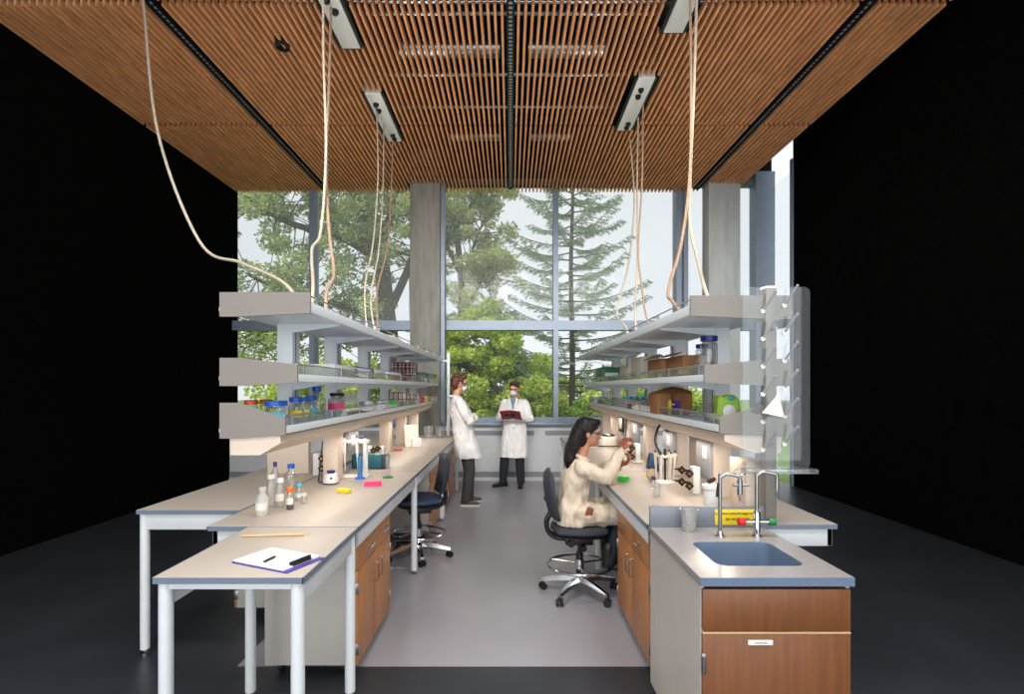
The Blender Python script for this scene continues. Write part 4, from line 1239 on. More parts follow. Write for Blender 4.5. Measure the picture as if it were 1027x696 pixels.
# vortex mixer
t = thing('vortex_mixer', 'small white vortex mixer with blue top on the left bench', 'mixer', on(332, 485, BT))
MB().lathe([(0, .0), (.055, 0), (.058, .006), (.055, .04), (.046, .075), (.03, .082), (0, .082)], seg=24, sq=.3).build('housing', M['white'], t)
MB().lathe([(0, .082), (.028, .082), (.032, .09), (.03, .104), (0, .106)], seg=20).build('cup_head', M['blue_dark'], t)
MB().lathe([(0, .0), (.058, 0), (.059, .010), (0, .010)], (0, 0, 0), seg=24, sq=.3).build('foot_band', M['screen'], t)
MB().cone((.02, -.05, .05), (.02, -.057, .05), .009, seg=12).build('dial', M['blue_dark'], t)
tag(MB().tube(spline([on(327, 484, BT + .01) + Vector((-.03, .0, .0)), (-1.52, 4.15, .912), (-1.57, 4.3, .96), (-1.60, 4.42, 1.06), (-1.60, 4.46, 1.2)], 8), .005, 8).build('power_cable', M['black']), 'black cable running up from the vortex mixer to the outlet', 'cable')


def pipette(name, label, top, tip, m, grp):
    a, b = Vector(top), Vector(tip); d = b - a
    t = thing(name, label, 'pipette', a, 0, grp)
    MB().cone((0, 0, 0), d * .45, .013, .012, seg=12).cone(d * .02, d * .10 + Vector((.012, -.02, 0)), .007, .004, seg=8).build('handle', M[m], t)
    MB().cone(d * .45, d, .008, .003, seg=10).build('shaft', M['white'], t)
    MB().cone(-d * .10, (0, 0, 0), .006, seg=10).build('plunger', M['blue_dark'] if m == 'white' else M['ink'], t)
    return t


# linear pipette stand on the left bench
ps = Vector((-1.365, 4.42, BT))
t = thing('pipette_stand', 'white pipette stand holding pipettes in a row on the left bench', 'stand', ps)
MB().box(-.15, .17, -.07, .07, 0, .012, .004).build('base', M['white'], t)
MB().box(-.15, -.10, -.01, .012, .012, .31, .004).box(.12, .16, -.01, .012, .012, .31, .004).build('support', M['white'], t)
MB().box(-.17, .18, -.045, .012, .285, .312, .005).build('rail', M['white'], t)
for i, x in enumerate((-.13, -.02, .085, .155)):
    pipette('pipette', ['leftmost', 'second from left', 'third from left', 'rightmost'][i] + ' white pipette in the row stand on the left bench', ps + Vector((x, -.062, .33)), ps + Vector((x + .01, -.064, .05)), 'white', 'pipettes in the left bench stand')

# measuring cylinders
def cylinder(label, loc, r, h, gm, fm):
    t = thing('measuring_cylinder', label, 'measuring cylinder', loc)
    MB().lathe([(0, .012), (r, .014), (r, h), (r * 1.15, h + .004), (r * 1.02, h + .004), (r * .92, h - .004)], seg=20).build('tube', M[gm], t)
    MB().lathe([(0, 0), (r * 2.3, 0), (r * 2.2, .007), (r * 1.2, .016), (0, .016)], seg=8).build('foot', M[fm], t)
    return t


cylinder('tall measuring cylinder of blue liquid with blue foot on the left bench', on(361, 480, BT), .020, .175, 'blue_fluid', 'blue')
cylinder('clear glass measuring cylinder with green foot on the left bench', on(389, 479, BT), .020, .20, 'glass', 'green_dark')

# teal box
t = thing('power_supply', 'teal bench instrument with dark front panel behind the blue cylinder', 'instrument', on(368, 470, BT) + Vector((.02, .05, 0)), .0)
MB().box(-.15, .125, -.09, .09, .008, .135, .006).build('housing', M['teal'], t)
fp = MB().box(.125, .155, -.09, .09, .008, .14, .004).build('front_panel', M['screen'], t)
MB().box(.1552, .158, -.06, -.01, .05, .11, .001).build('label_plate', M['white'], fp)
MB().cone((.155, .04, .09), (.168, .04, .09), .014, seg=14).build('dial', M['grey'], fp)

# small spray bottle / dispenser
bottle('small white dispenser bottle behind the green footed cylinder', on(384, 466, BT), .03, .16, .03, 'white', None, .4, 'milky')
# desk calendar near the far end
t = thing('desk_calendar', 'cream tent shaped desk calendar at the far end of the left bench', 'calendar', on(413, 447, BT), -.15)
MB().prism([(-.09, 0), (.0, .27), (.012, .27), (-.078, 0)], 'x', -.10, .08).xform(Matrix.Rotation(.5, 4, 'Z')).build('front_leaf', M['offwhite'], t)
MB().prism([(.10, 0), (.012, .27), (.022, .27), (.112, 0)], 'x', -.10, .08).xform(Matrix.Rotation(.5, 4, 'Z')).build('rear_leaf', M['offwhite'], t)
MB().box(-.02, .10, -.16, -.04, 0.0, .10, .004).xform(Matrix.Rotation(.5, 4, 'Z')).build('white_pocket', M['white'], t)


def beaker(label, loc, r, h, gm='glass', group=None, taper=.9):
    t = thing('beaker', label, 'beaker', loc, group=group)
    MB().lathe([(0, .002), (r * taper * .95, 0), (r * taper, .004), (r, h - .004), (r * 1.08, h), (r * .98, h - .001), (r * taper * .97, .006), (0, .005)], seg=24).build('cup', M[gm], t)
    b = MB()
    for i in range(4):
        zz = h * (.3 + .15 * i)
        b.box(-.006, .006, -r - .0012, -r * .93, zz, zz + .0015)
    b.build('graduations', M['grey'], t)
    return t


beaker('clear glass beaker on the far end of the left bench, left of two', (-1.24, 7.9, BT), .075, .17, 'glass', 'beakers at the far left bench end')
beaker('clear glass beaker on the far end of the left bench, right of two', (-1.07, 7.95, BT), .075, .16, 'glass', 'beakers at the far left bench end')
t = beaker('translucent plastic pouring beaker on the sink counter', on(691, 532, BT), .043, .112, 'polypro', None, .78)
MB().prism([(-.008, .106), (-.008, .112), (-.032, .117), (-.032, .111)], 'y', -.012, .012).xform(Matrix.Translation((-.03, 0, 0))).build('spout', M['polypro'], t)
beaker('small clear glass on the right bench in front of the pipette carousel', on(659, 498, BT), .026, .085, 'glass')

# left shelf contents: lowest shelf
LZ, MZ = 1.434, 1.714
g = 'containers on the left lowest shelf'


def shelf_l(px, X, z=LZ): return onx(px, -X, z)


bottle('leftmost jar with rust cap on the left lowest shelf', shelf_l(252, 1.43), .035, .135, .02, 'rust', None, .8, group=g, shoulder=.8)
bottle('second jar with rust cap on the left lowest shelf', shelf_l(267, 1.43), .035, .135, .02, 'rust', None, .8, group=g, shoulder=.8)
bottle('wide mouthed jar with blue lid on the left lowest shelf', shelf_l(277, 1.315), .055, .125, .024, 'blue', 'cyan', .86, group=g, shoulder=.75)
bottle('blue capped bottle with yellow label, left one of two, left lowest shelf', shelf_l(297, 1.30), .046, .14, .026, 'blue', 'yellow', .66, group=g, shoulder=.7)
bottle('blue capped bottle with yellow label, right one of two, left lowest shelf', shelf_l(304.5, 1.30), .046, .14, .026, 'blue', 'yellow', .66, group=g, shoulder=.7)
bottle('blue capped bottle with cyan label beside the yellow labelled ones', shelf_l(312, 1.30), .044, .145, .026, 'blue', 'cyan', .66, group=g, shoulder=.7)
bottle('tall one litre bottle with blue cap on the left lowest shelf', shelf_l(318, 1.34), .060, .205, .03, 'blue', None, .40, group=g, shoulder=.6)
bottle('white bottle with pink band and black cap on the left lowest shelf', shelf_l(338, 1.31), .065, .165, .022, 'ink', 'pink', .62, 'polypro', group=g, shoulder=.75)
bottle('milky bottle with yellow green label, left one of two, left lowest shelf', shelf_l(348, 1.30), .05, .17, .02, 'milky', 'lime', .5, 'milky', group=g)
bottle('milky bottle with yellow green label, right one of two, left lowest shelf', shelf_l(354, 1.30), .05, .17, .02, 'milky', 'lime', .5, 'milky', group=g)


def bin_(label, loc, sx, sy, h, m='acrylic_dim', lid=None, group=None, name='storage_bin'):
    t = thing(name, label, 'box', loc, group=group)
    w_ = .004
    MB().box(-sx, sx, -sy, sy, 0, w_).box(-sx, -sx + w_, -sy, sy, w_, h).box(sx - w_, sx, -sy, sy, w_, h).box(-sx, sx, -sy, -sy + w_, w_, h).box(-sx, sx, sy - w_, sy, w_, h).build('tub', M[m], t)
    if lid:
        MB().box(-sx * 1.04, sx * 1.04, -sy * 1.03, sy * 1.03, h + .0005, h + .022, .004).build('lid', M[lid], t)
    return t


def tube_rack(label, loc, sx, sy, h, m, tubes='white', group=None):
    t = thing('tube_rack', label, 'rack', loc, group=group)
    b = MB()
    for z in (0, h * .5, h - .008):
        b.box(-sx, sx, -sy, sy, z, z + .008)
    for x in (-sx, -sx / 3, sx / 3, sx):
        for y in (-sy, sy - .006):
            b.box(x - .004, x + .004, y, y + .006, 0, h)
    b.build('frame', M[m], t)
    b = MB()
    for i in range(6):
        for j in range(4):
            x = -sx * .85 + sx * 1.7 * i / 5; y = -sy * .8 + sy * 1.6 * j / 3
            b.cone((x, y, .008), (x, y, h + .012), .011, seg=8)
    o = b.build('tubes', M[tubes], t)
    return t


bin_('long clear storage bin on the left lowest shelf, nearer one', shelf_l(366, 1.31), .08, .30, .09, group='clear bins on the left shelves')
bin_('long clear storage bin on the left lowest shelf, farther one', shelf_l(385, 1.31), .08, .34, .09, group='clear bins on the left shelves')
tray('small bright green box on the left lowest shelf', shelf_l(393, 1.24) + Vector((0, 0, .03)), .04, .05, .06, 'green', 0, group=g)
for i, (px, dz, lab) in enumerate(((399, 0, 'left'), (407, 0, 'middle'), (413.5, 0, 'right'))):
    tube_rack(lab + ' one of three dark red tube racks on the left lowest shelf', shelf_l(px, 1.30), .075, .11, .165 - .02 * i, 'rack_red', group='dark red racks on the left lowest shelf')
tray('magenta box on the left lowest shelf near its far end', shelf_l(419.5, 1.27), .06, .18, .10, 'magenta', 0, group=g)
tray('yellow box on the left lowest shelf near its far end', shelf_l(424.7, 1.26), .05, .14, .10, 'yellow', 0, group=g)
tube_rack('white tube rack at the far end of the left lowest shelf', shelf_l(431, 1.27), .07, .22, .07, 'white', 'polypro')
# middle shelf, left
def flat(label, px, X, sx, sy, h, m, top, z=MZ, s=-1):
    t = thing('flat_carton', label, 'box', onx(px, s * X, z), group='flat cartons on the middle shelves')
    MB().box(-sx, sx, -sy, sy, 0, h, .003).build('carton', M[m], t)
    MB().box(-sx * .98, sx * .98, -sy * .98, sy * .98, h + .0003, h + .012, .002).build('lid', M[top], t)


flat('flat white carton with blue lid on the left middle shelf, nearest one', 331, 1.30, .12, .26, .085, 'white', 'white')
flat('flat white carton with blue lid on the left middle shelf, second one', 351, 1.30, .12, .28, .09, 'white', 'blue')
flat('flat white carton with pale lid on the left middle shelf, third one', 368, 1.30, .12, .28, .09, 'paper', 'white')
flat('flat blue lidded carton on the left middle shelf, beside the tall red rack', 386, 1.26, .10, .30, .09, 'white', 'blue')
for i, (dz, lab) in enumerate(((0, 'bottom'), (.09, 'middle'), (.18, 'top'))):
    tube_rack(lab + ' one of three dark red tube racks stacked on the left middle shelf', shelf_l(405, 1.36, MZ + dz), .14, .16, .075, 'rack_red', group='stacked red racks on the left middle shelf')
bin_('clear tub with turquoise lid at the far end of the left middle shelf, left one', shelf_l(422, 1.28, MZ), .09, .16, .13, 'polypro', 'teal_lid', 'turquoise lidded tubs')
bin_('clear tub with turquoise lid at the far end of the left middle shelf, right one', shelf_l(431, 1.28, MZ), .09, .17, .13, 'polypro', 'teal_lid', 'turquoise lidded tubs')

# ------------------------------------------------------------------ right bench
t = thing('centrifuge', 'white round centrifuge at the far end of the right bench', 'centrifuge', on(610, 447, BT))
MB().lathe([(0, .0), (.13, 0), (.14, .012), (.135, .085), (.11, .12), (.09, .125), (0, .125)], seg=28, sq=.45).build('housing', M['offwhite'], t)
MB().lathe([(0, .125), (.085, .125), (.088, .14), (.06, .155), (0, .158)], seg=24).build('lid', M['screen'], t)
MB().box(-.144, -.135, -.06, .06, .03, .07, .003).build('control_strip', M['grey'], t)
MB().box(-.139, .139, -.1395, -.13, .001, .014).build('foot_band', M['screen'], t)
t = thing('picture_frame', 'small dark frame on the back panel above the centrifuge', 'frame', (1.335, 6.3, 1.22))
MB().box(-.012, .012, -.11, .11, -.10, .10, .003).build('border', M['bronze'], t); MB().box(-.014, -.012, -.07, .07, -.06, .06).build('picture', M['offwhite'], t)
t = thing('tablet_display', 'upright dark display behind the raised hand of the seated person', 'display', on(625, 449, BT) + Vector((0.1, .0, 0)), -.35)
MB().box(-.09, .09, -.012, .012, .06, .27, .005).build('screen', M['screen'], t)
MB().box(-.085, -.03, -.0135, -.0125, .08, .25).build('bright_panel', M['white'], t)
MB().box(-.07, .07, -.06, .07, 0, .012, .004).box(-.02, .02, .012, .03, .012, .2).build('stand', M['grey'], t)
t = thing('heat_block', 'small white heat block on the right bench below the raised hand', 'instrument', on(633, 456, BT) + Vector((.02, .02, 0)))
MB().box(-.09, .09, -.07, .07, .004, .075, .008).build('housing', M['offwhite'], t)
MB().box(-.06, .06, -.05, .05, .0755, .084, .002).build('block', M['steel'], t)
MB().box(-.08, -.02, -.0725, -.0705, .02, .055).build('display', M['screen'], t)
t = thing('tip_box', 'pale tip box with lime green insert on the right bench', 'box', on(639, 464, BT))
MB().box(-.05, .05, -.04, .04, 0, .022, .004).build('base', M['white'], t); MB().box(-.042, -.002, -.032, .032, .0225, .03, .002).build('insert', M['lime'], t)
t = thing('blue_case', 'dark blue instrument leaning beside the pipette carousel on the right bench', 'instrument', on(655, 473, BT) + Vector((.0, .03, 0)))
MB().box(-.055, .055, -.04, .04, 0, .145, .006).xform(Matrix.Rotation(.22, 4, 'Y') @ Matrix.Translation((0, 0, .012))).build('housing', mat('blue instrument', L(38, 74, 112), .4, var=.06), t)
MB().box(-.06, -.0555, -.03, .03, .05, .12, .002).xform(Matrix.Rotation(.22, 4, 'Y') @ Matrix.Translation((0, 0, .012))).build('front_panel', M['screen'], t)
# pipette carousel
pc = on(667, 484, BT)
t = thing('pipette_carousel', 'round pipette stand with hanging pipettes on the right bench', 'stand', pc)
MB().lathe([(0, 0), (.075, 0), (.077, .006), (.06, .014), (.018, .022), (0, .022)], seg=28).build('base', M['white'], t)
MB().cone((0, 0, .02), (0, 0, .27), .008, seg=12).build('pole', M['bronze'], t)
MB().lathe([(0, .20), (.055, .20), (.06, .206), (.055, .214), (0, .214)], seg=24).build('holder_ring', M['offwhite'], t)
for i, lab in enumerate(('front left', 'front', 'front right', 'right rear', 'left rear', 'rear')):
    a = -2.3 + i * PI / 3
    d = Vector((math.cos(a), math.sin(a), 0))
    pipette('pipette', lab + ' pipette hanging on the round carousel', pc + d * .074 + Vector((0, 0, .235)), pc + d * .066 + Vector((0, 0, .03)), 'offwhite', 'pipettes on the carousel')
bottle('small bottle with dark blue cap in front of the pipette carousel', on(659, 492, BT) + Vector((-.0, .10, 0)), .018, .07, .02, 'blue_dark', None, .7)
t = thing('paper_bag', 'crumpled tan packet leaning on the pipette carousel', 'packet', on(659, 484, BT) + Vector((-.02, .07, 0)))
MB().sphere((0, 0, .05), 1, (.05, .03, .05), 14).build('packet', M['cardboard_pale'], t)
# tubing over the carousel
tag(MB().tube(spline([(1.33, 4.45, 1.28), (1.28, 4.3, 1.36), (1.18, 4.15, 1.35), (1.12, 4.05, 1.24), (1.15, 4.0, 1.14)], 8), .010, 8).build('rubber_tubing', M['black']), 'black rubber tubing arching above the pipette carousel', 'tubing')
t = thing('dispenser_canister', 'tall white canister with a brown scoop on top, beside the right outlet panel', 'canister', (1.17, 3.05, BT))
MB().lathe([(0, 0), (.04, 0), (.043, .006), (.043, .16), (.052, .165), (.052, .185), (.0, .20)], seg=24).build('canister', M['white'], t)
MB().obox((.0, 0, .212), (.05, .03, .022), (0, -.5, 0), .006).build('scoop', M['bronze'], t)

# ------------------------------------------------------------------ right shelves
def shelf_r(px, X, z=LZ): return onx(px, X, z)


def carton(label, loc, sx, sy, h, m, extra=None, group='cardboard boxes on the right shelves', rz=0):
    t = thing('cardboard_box', label, 'box', loc, rz, group)
    MB().box(-sx, sx, -sy, sy, 0, h, .003).build('carton', M[m], t)
    MB().box(-sx * .06, sx * .06, -sy - .001, sy + .001, h - .05, h + .001).build('tape', M['cardboard_pale'], t)
    b = MB()
    b.obox((-sx - .02, 0, h + .012), (.05, sy * 1.98, .003), (0, -.5, 0)).obox((sx + .02, 0, h + .012), (.05, sy * 1.98, .003), (0, .5, 0))
    b.build('flap', M[m], t)
    return t


bottle('tall clear jar with dark blue lid on the right middle shelf, right one', shelf_r(711, 1.26, MZ), .052, .25, .03, 'blue_dark', None, .78, group='jars on the right middle shelf', shoulder=.85)
bottle('tall clear jar with dark blue lid on the right middle shelf, left one', shelf_r(704, 1.30, MZ), .042, .22, .024, 'blue_dark', None, .75, group='jars on the right middle shelf', shoulder=.85)
carton('wide brown cardboard box on the right middle shelf, beside the jars', shelf_r(691, 1.31, MZ), .11, .20, .165, 'cardboard')
carton('brown cardboard box on the right middle shelf, behind the wide one', shelf_r(670, 1.28, MZ), .11, .21, .165, 'cardboard')
carton('small grey box on the right middle shelf past the cardboard boxes', shelf_r(647, 1.31, MZ), .09, .2, .23, 'offwhite')
carton('low grey box on the right middle shelf near the green package', shelf_r(633, 1.28, MZ), .08, .2, .16, 'offwhite')
t = thing('green_package', 'dark green package with white band on the right middle shelf', 'package', shelf_r(610, 1.23, MZ))
MB().box(-.12, .12, -.22, .22, 0, .19, .008).build('carton', M['green_dark'], t); MB().box(-.08, .08, -.2205, -.219, .07, .12).build('white_band', M['white'], t)
t = thing('yellow_package', 'small pale package with yellow edge left of the green one, right middle shelf', 'package', shelf_r(602, 1.24, MZ))
MB().box(-.06, .06, -.18, .18, 0, .17, .006).build('carton', M['white'], t); MB().box(.045, .0605, -.1805, -.17, .0, .108).build('edge', M['yellow'], t)
# lowest shelf
t = thing('paper_bag', 'rumpled brown paper bag lying on the right lowest shelf', 'bag', shelf_r(673, 1.33, LZ))
b = MB(); b.box(-.16, .13, -.14, .14, .002, .18, .02).sphere((.02, 0, .16), 1, (.15, .13, .06), 16)
cloth('bag', b, M['kraft'], t, .010, .012, 14, 2, 1)
t = thing('cardboard_box', 'open brown box with purple print at the front edge of the right lowest shelf', 'box', shelf_r(663, 1.21, LZ), group='cardboard boxes on the right shelves')
MB().box(-.055, .055, -.09, .09, 0, .17, .003).build('carton', M['cardboard'], t)
o = MB().box(.058, .15, -.02, .0, .055, .115, .002).build('print_panel', M['purple'], t); MB().box(.075, .105, -.0212, -.0202, .078, .090).build('white_print', M['white'], o)
MB().box(.03, .0555, -.092, -.0905, .0, .12).build('yellow_edge', M['yellow'], t)
carton('low pale cardboard box on the right lowest shelf, behind the brown bag', shelf_r(645, 1.25, LZ), .06, .16, .06, 'cardboard_pale')
t = thing('gift_bag', 'lime green and white patterned bag on the near end of the right lowest shelf', 'bag', shelf_r(728, 1.29, LZ))
b = MB(); b.prism([(-.075, 0), (.075, 0), (.062, .155), (.03, .175), (-.02, .168), (-.06, .17)], 'y', -.045, .045)
cloth('bag', b, M['lime'], t, .008, .005, 18, 2, 1)
MB().sphere((0, -.05, .075), 1, (.04, .008, .045), 14).build('white_print', M['white'], t)
MB().sphere((0.01, -.053, .155), 1, (.022, .006, .014), 10).build('teal_print', M['teal_lid'], t)
t = thing('mesh_cup', 'dark wire mesh cup left of the lime green bag', 'cup', shelf_r(711.5, 1.21, LZ))
b = MB()
for z in np.linspace(0, .12, 9): b.tube([((.026 + z * .1) * math.cos(a), (.026 + z * .1) * math.sin(a), z) for a in np.linspace(0, 2 * PI, 17)[:-1]], .0016, 5, closed=True)
for a in np.linspace(0, 2 * PI, 17)[:-1]: b.cone((.026 * math.cos(a), .026 * math.sin(a), 0), (.038 * math.cos(a), .038 * math.sin(a), .12), .0015, seg=5)
b.cone((0, 0, 0), (0, 0, .003), .026, seg=16)
b.build('mesh_wall', M['hose_grey'], t)
t = thing('instrument_case', 'flat grey case with blue lids on the right lowest shelf', 'case', shelf_r(634, 1.30, LZ))
MB().box(-.14, .14, -.3, .3, 0, .10, .012).build('case', M['grey'], t)
b = MB()
for i in range(4): b.box(-.12 + i * .062, -.075 + i * .062, -.26, -.10, .101, .125, .003)
b.build('blue_lids', M['cyan'], t)
bin_('long clear bin on the right lowest shelf near the window', shelf_r(612, 1.27, LZ), .09, .4, .09, group='clear bins on the right shelf')
bin_('clear bin on the right lowest shelf, farthest along', shelf_r(599, 1.25, LZ), .07, .3, .09, group='clear bins on the right shelf')
# ------------------------------------------------------------------ the garden outside
struct(MB().box(-45, 45, 9.7, 90, -.6, -.4).build('ground', M['grass']))


def leaf_mesh(name, cen, rad, n, size, squash=(1, 1, 1), aspect=1.7, droop=.0):
    """n small leaves scattered in ellipsoidal tufts"""
    cen = np.array(cen, float); rad = np.array(rad, float)
    pick = rng.choice(len(cen), n, p=rad ** 2 / (rad ** 2).sum())
    d = rng.normal(size=(n, 3)); d /= np.linalg.norm(d, axis=1, keepdims=True)
    p = cen[pick] + d * (rad[pick] * rng.uniform(.25, 1, n) ** .6)[:, None] * np.array(squash)
    a = rng.normal(size=(n, 3)); a[:, 2] = a[:, 2] * .5 - droop; a /= np.linalg.norm(a, axis=1, keepdims=True)
    b = np.cross(a, rng.normal(size=(n, 3))); b /= np.linalg.norm(b, axis=1, keepdims=True)
    s = size * rng.uniform(.6, 1.35, n)[:, None]
    V = np.stack([p - a * s * aspect / 2, p + b * s * .5, p + a * s * aspect / 2, p - b * s * .5], 1).reshape(-1, 3)
    me = bpy.data.meshes.new(name)
    me.vertices.add(4 * n); me.vertices.foreach_set('co', V.ravel().astype(np.float32))
    me.loops.add(4 * n); me.loops.foreach_set('vertex_index', np.arange(4 * n, dtype=np.int32))
    me.polygons.add(n); me.polygons.foreach_set('loop_start', np.arange(0, 4 * n, 4, dtype=np.int32))
    me.update(calc_edges=True)
    return me


def foliage(name, me, m, parent):
    o = link_mesh(name, me, m, parent, ang=180); return o


# the big maple left of the concrete column: trunk, limbs, tufts of leaves along them
def broadleaf(name, label, base, limbs, ntuft, tr, n, size, m, spread=.5, group='trees outside the window', tufts=None):
    base = Vector(base)
    t = thing(name, label, 'tree', base, group=group)
    b = MB(); cs, rs = [], []
    for pts, r0, r1 in limbs:
        P = spline([Vector(p) - base for p in pts], 6)
        b.tube(P, [r0 + (r1 - r0) * i / (len(P) - 1) for i in range(len(P))], 8)
        ln = len(P)
        if r0 < .16:
            for i in range(ntuft):
                q = P[int(ln * (.25 + .75 * random.random()) * .999)]
                off = Vector((random.gauss(0, spread), random.gauss(0, spread), random.gauss(.05, spread * .8)))
                cs.append(q + off); rs.append(tr * random.uniform(.5, 1.2))
                b.cone(q, q + off * .9, .018, .006, seg=5)
    for c in (tufts or []):
        cs.append(Vector(c[:3]) - base); rs.append(c[3])
    b.build('trunk', M['bark'], t)
    foliage('foliage', leaf_mesh('foliage', [tuple(c) for c in cs], rs, n, size, (1, 1, .75)), M[m], t)
    return t


broadleaf('maple_tree', 'large old maple with heavy crooked limbs outside the left window', (-3.6, 15.5, -.4), [
    ([(-3.6, 15.5, -.4), (-3.5, 15.4, 2.2), (-3.7, 15.5, 4.2), (-3.9, 15.6, 6.0)], .30, .22),
    ([(-3.55, 15.4, 3.4), (-4.6, 14.6, 3.9), (-5.6, 14.0, 4.0), (-6.8, 13.6, 4.6)], .13, .05),
    ([(-3.8, 15.5, 5.4), (-4.8, 14.7, 5.9), (-6.0, 14.0, 6.1), (-7.4, 13.4, 6.9)], .14, .05),
    ([(-3.7, 15.5, 4.6), (-4.2, 15.0, 6.6), (-5.0, 14.4, 7.8), (-5.6, 14.0, 8.6)], .14, .04),
    ([(-3.9, 15.6, 6.0), (-3.2, 15.0, 7.2), (-2.9, 14.6, 8.6)], .15, .05),
    ([(-3.6, 15.5, 3.9), (-2.8, 15.0, 5.4), (-2.4, 14.4, 6.6), (-2.1, 14.0, 7.6)], .14, .04),
    ([(-4.2, 15.5, 5.8), (-5.4, 15.5, 7.0), (-7.0, 15.0, 8.0), (-8.2, 14.6, 8.4)], .13, .04),
    ([(-5.0, 14.5, 4.0), (-6.2, 14.0, 3.2), (-7.4, 13.6, 3.2)], .09, .03)], 46, .42, 52000, .062, 'leaf', 1.0)
broadleaf('young_maple', 'pale green young maple rising just right of the left concrete column', (-1.35, 14.2, -.4), [
    ([(-1.35, 14.2, -.4), (-1.45, 14.1, 2.0), (-1.3, 14.1, 4.0), (-1.5, 14.0, 6.4)], .16, .07),
    ([(-1.4, 14.1, 3.2), (-.9, 13.7, 4.2), (-.45, 13.5, 4.9)], .07, .02),
    ([(-1.35, 14.1, 4.2), (-1.0, 13.8, 5.3), (-.70, 13.6, 6.0)], .06, .02),
    ([(-1.4, 14.1, 2.6), (-1.0, 13.6, 3.4), (-.25, 13.4, 3.6)], .06, .02),
    ([(-1.4, 14.1, 4.8), (-1.9, 13.9, 5.9), (-2.2, 13.7, 6.6)], .06, .02),
    ([(-1.45, 14.0, 5.9), (-.8, 13.8, 6.8), (-.15, 13.6, 7.0)], .05, .02)], 26, .30, 22000, .056, 'leaf_pale', .48)
# leaning limb and dense garden behind the lower window
broadleaf('leaning_tree', 'leaning tree with a thick diagonal limb and bright leaves behind the two standing people', (-1.9, 13.0, -.4), [
    ([(-1.9, 13.0, -.4), (-1.75, 12.9, 1.6), (-1.5, 12.8, 2.3), (-.9, 12.7, 2.1), (-.3, 12.6, 1.6), (.1, 12.5, 1.2)], .17, .06),
    ([(-1.7, 12.9, 2.0), (-1.2, 12.6, 2.7), (-.7, 12.4, 2.9)], .06, .02),
    ([(-.9, 12.7, 2.1), (-.4, 12.4, 2.3), (.0, 12.2, 2.2)], .05, .02)], 20, .34, 12000, .06, 'leaf_bright', .45)

# conifer
base = Vector((2.02, 17.5, -.4))
t = thing('conifer_tree', 'tall feathery conifer with upswept branches outside the right window', 'tree', base, group='trees outside the window')
b = MB().tube(spline([(0, 0, 0), (.05, 0, 3), (.0, 0, 6), (.06, 0, 8.5), (.05, 0, 11)], 6), [.12 - .09 * i / 24 for i in range(25)], 10)
tips = []
for i in range(78):
    z = 1.2 + 8.6 * i / 78 + random.uniform(-.1, .1)
    az = i * 2.399 + random.uniform(-.3, .3)
    ln = (2.95 - .13 * z) * random.uniform(.65, 1.15)
    ln = max(.5, ln)
    d = Vector((math.cos(az), math.sin(az), 0))
    P = [Vector((.03, 0, z)) + d * ln * q + Vector((0, 0, ln * (.02 + .16 * q - .18 * q * (1 - q) + .12 * q ** 3))) for q in (0, .25, .5, .75, 1)]
    P = spline(P, 4)
    b.tube(P, [.028 * (1 - .85 * k_ / (len(P) - 1)) for k_ in range(len(P))], 5)
    sd = d.cross(Vector((0, 0, 1)))
    for k_ in range(3, len(P)):
        for s in (-1, 1):
            ll = .42 * (1 - k_ / len(P) * .55) * random.uniform(.5, 1.1)
            e = P[k_] + (d * .75 + sd * s * .75).normalized() * ll + Vector((0, 0, -.06 + random.uniform(-.05, .05)))
            b.cone(P[k_], e, .007, .003, seg=4, caps=False)
            tips.append((P[k_], e))
b.build('trunk', M['bark'], t)
n = 48000
sel = rng.integers(0, len(tips), n); u = rng.uniform(.05, 1.05, n)
A_ = np.array([tuple(q[0]) for q in tips]); B_ = np.array([tuple(q[1]) for q in tips])
pos = A_[sel] + (B_ - A_)[sel] * u[:, None]
ax = (B_ - A_)[sel]; ax /= np.linalg.norm(ax, axis=1, keepdims=True)
rd = rng.normal(size=(n, 3)); rd[:, 2] = rd[:, 2] * .5 - .35
dirn = ax * .8 + rd * .55; dirn /= np.linalg.norm(dirn, axis=1, keepdims=True)
bb = np.cross(dirn, rng.normal(size=(n, 3))); bb /= np.linalg.norm(bb, axis=1, keepdims=True)
ln_ = rng.uniform(.08, .18, n)[:, None]
V = np.stack([pos, pos + dirn * ln_ * .5 + bb * .012, pos + dirn * ln_, pos + dirn * ln_ * .5 - bb * .012], 1).reshape(-1, 3)
me = bpy.data.meshes.new('needles'); me.from_pydata(V.tolist(), [], [(4 * i, 4 * i + 1, 4 * i + 2, 4 * i + 3) for i in range(n)])
foliage('needles', me, M['needle'], t)


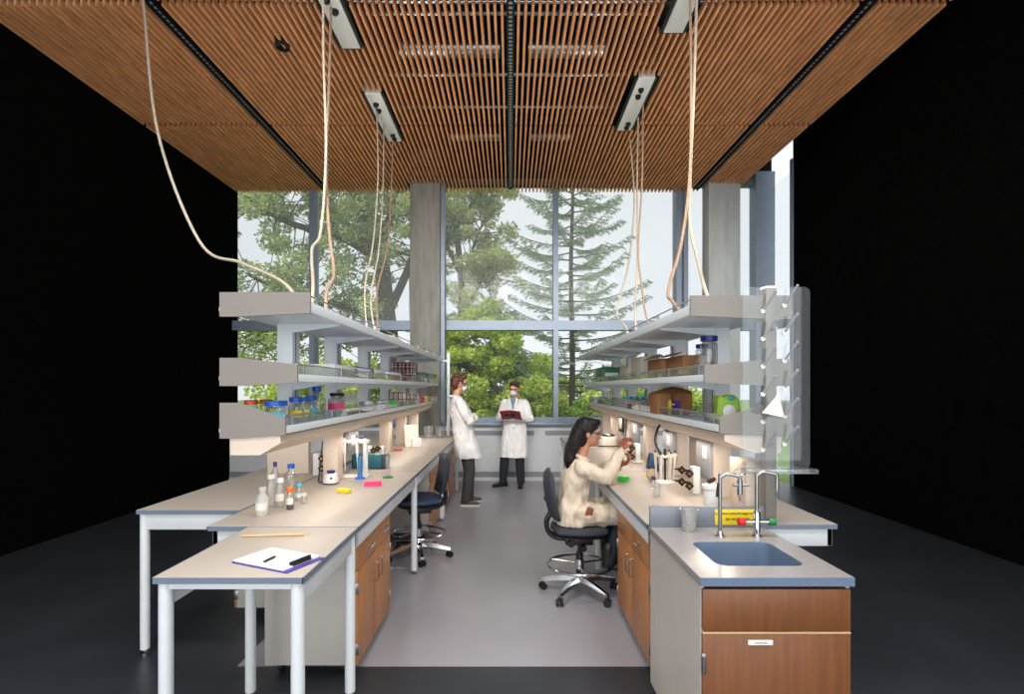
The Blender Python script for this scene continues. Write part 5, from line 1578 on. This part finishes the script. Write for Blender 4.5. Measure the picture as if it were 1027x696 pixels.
def shrub(label, x, y, w_, h, n, m, size=.065, group='shrubs in the garden'):
    t = thing('shrub', label, 'shrub', (x, y, -.4), group=group)
    b = MB(); cs, rs = [], []
    for i in range(26):
        a = random.uniform(0, 2 * PI); r = w_ * random.random() ** .5 * .8
        e = Vector((r * math.cos(a), r * math.sin(a) * .7, h * random.uniform(.25, .95) * (1 - .3 * (r / w_) ** 2)))
        b.tube(spline([(e.x * .15, e.y * .15, 0), (e.x * .5, e.y * .5, e.z * .6), tuple(e)], 4), .016, 5)
        cs.append(tuple(e)); rs.append(random.uniform(.16, .36) * w_)
    b.build('stems', M['bark'], t)
    foliage('foliage', leaf_mesh('foliage', cs, rs, int(n * 1.5), size, (1, .8, .8)), M[m], t)


for a in (('bright green shrub outside the low window, left of the leaning tree', -2.6, 13.4, 1.2, 2.6, 5200, 'leaf_dark'),
          ('yellow green shrub between the two standing people', -.75, 12.2, .9, 1.9, 5200, 'leaf_bright'),
          ('bright shrub just left of the middle window mullion', .35, 12.6, 1.0, 2.5, 6000, 'leaf_bright'),
          ('dark leafed shrub right of the middle window mullion', 1.35, 12.8, 1.0, 2.1, 5200, 'leaf_dark'),
          ('yellow green shrub outside the window above the far end of the right bench', 2.5, 13.2, 1.2, 2.3, 6000, 'leaf_bright'),
          ('green shrub outside the window behind the right shelves', 4.0, 13.4, 1.3, 2.2, 5200, 'leaf_bright'),
          ('green shrub outside the window behind the left shelves, near the column', -3.6, 12.6, 1.1, 2.4, 5600, 'leaf_bright'),
          ('yellow green shrub outside the window behind the left shelves, leftmost', -5.2, 12.8, 1.2, 2.4, 5600, 'leaf_bright')):
    shrub(*a)
for a in (('broad background shrub beyond the leaning tree', -1.2, 18.5, 2.6, 4.0, 9000, 'leaf_dark', .095),
          ('broad background shrub left of the conifer trunk', 1.0, 20.0, 1.7, 3.2, 7000, 'leaf_bright', .095),
          ('broad background shrub right of the conifer', 4.6, 19.5, 2.6, 3.0, 9000, 'leaf_bright', .095),
          ('broad background shrub seen under the left shelves', -6.5, 18.5, 2.8, 3.2, 9000, 'leaf_bright', .095)):
    shrub(*a, group='broad shrubs further back')
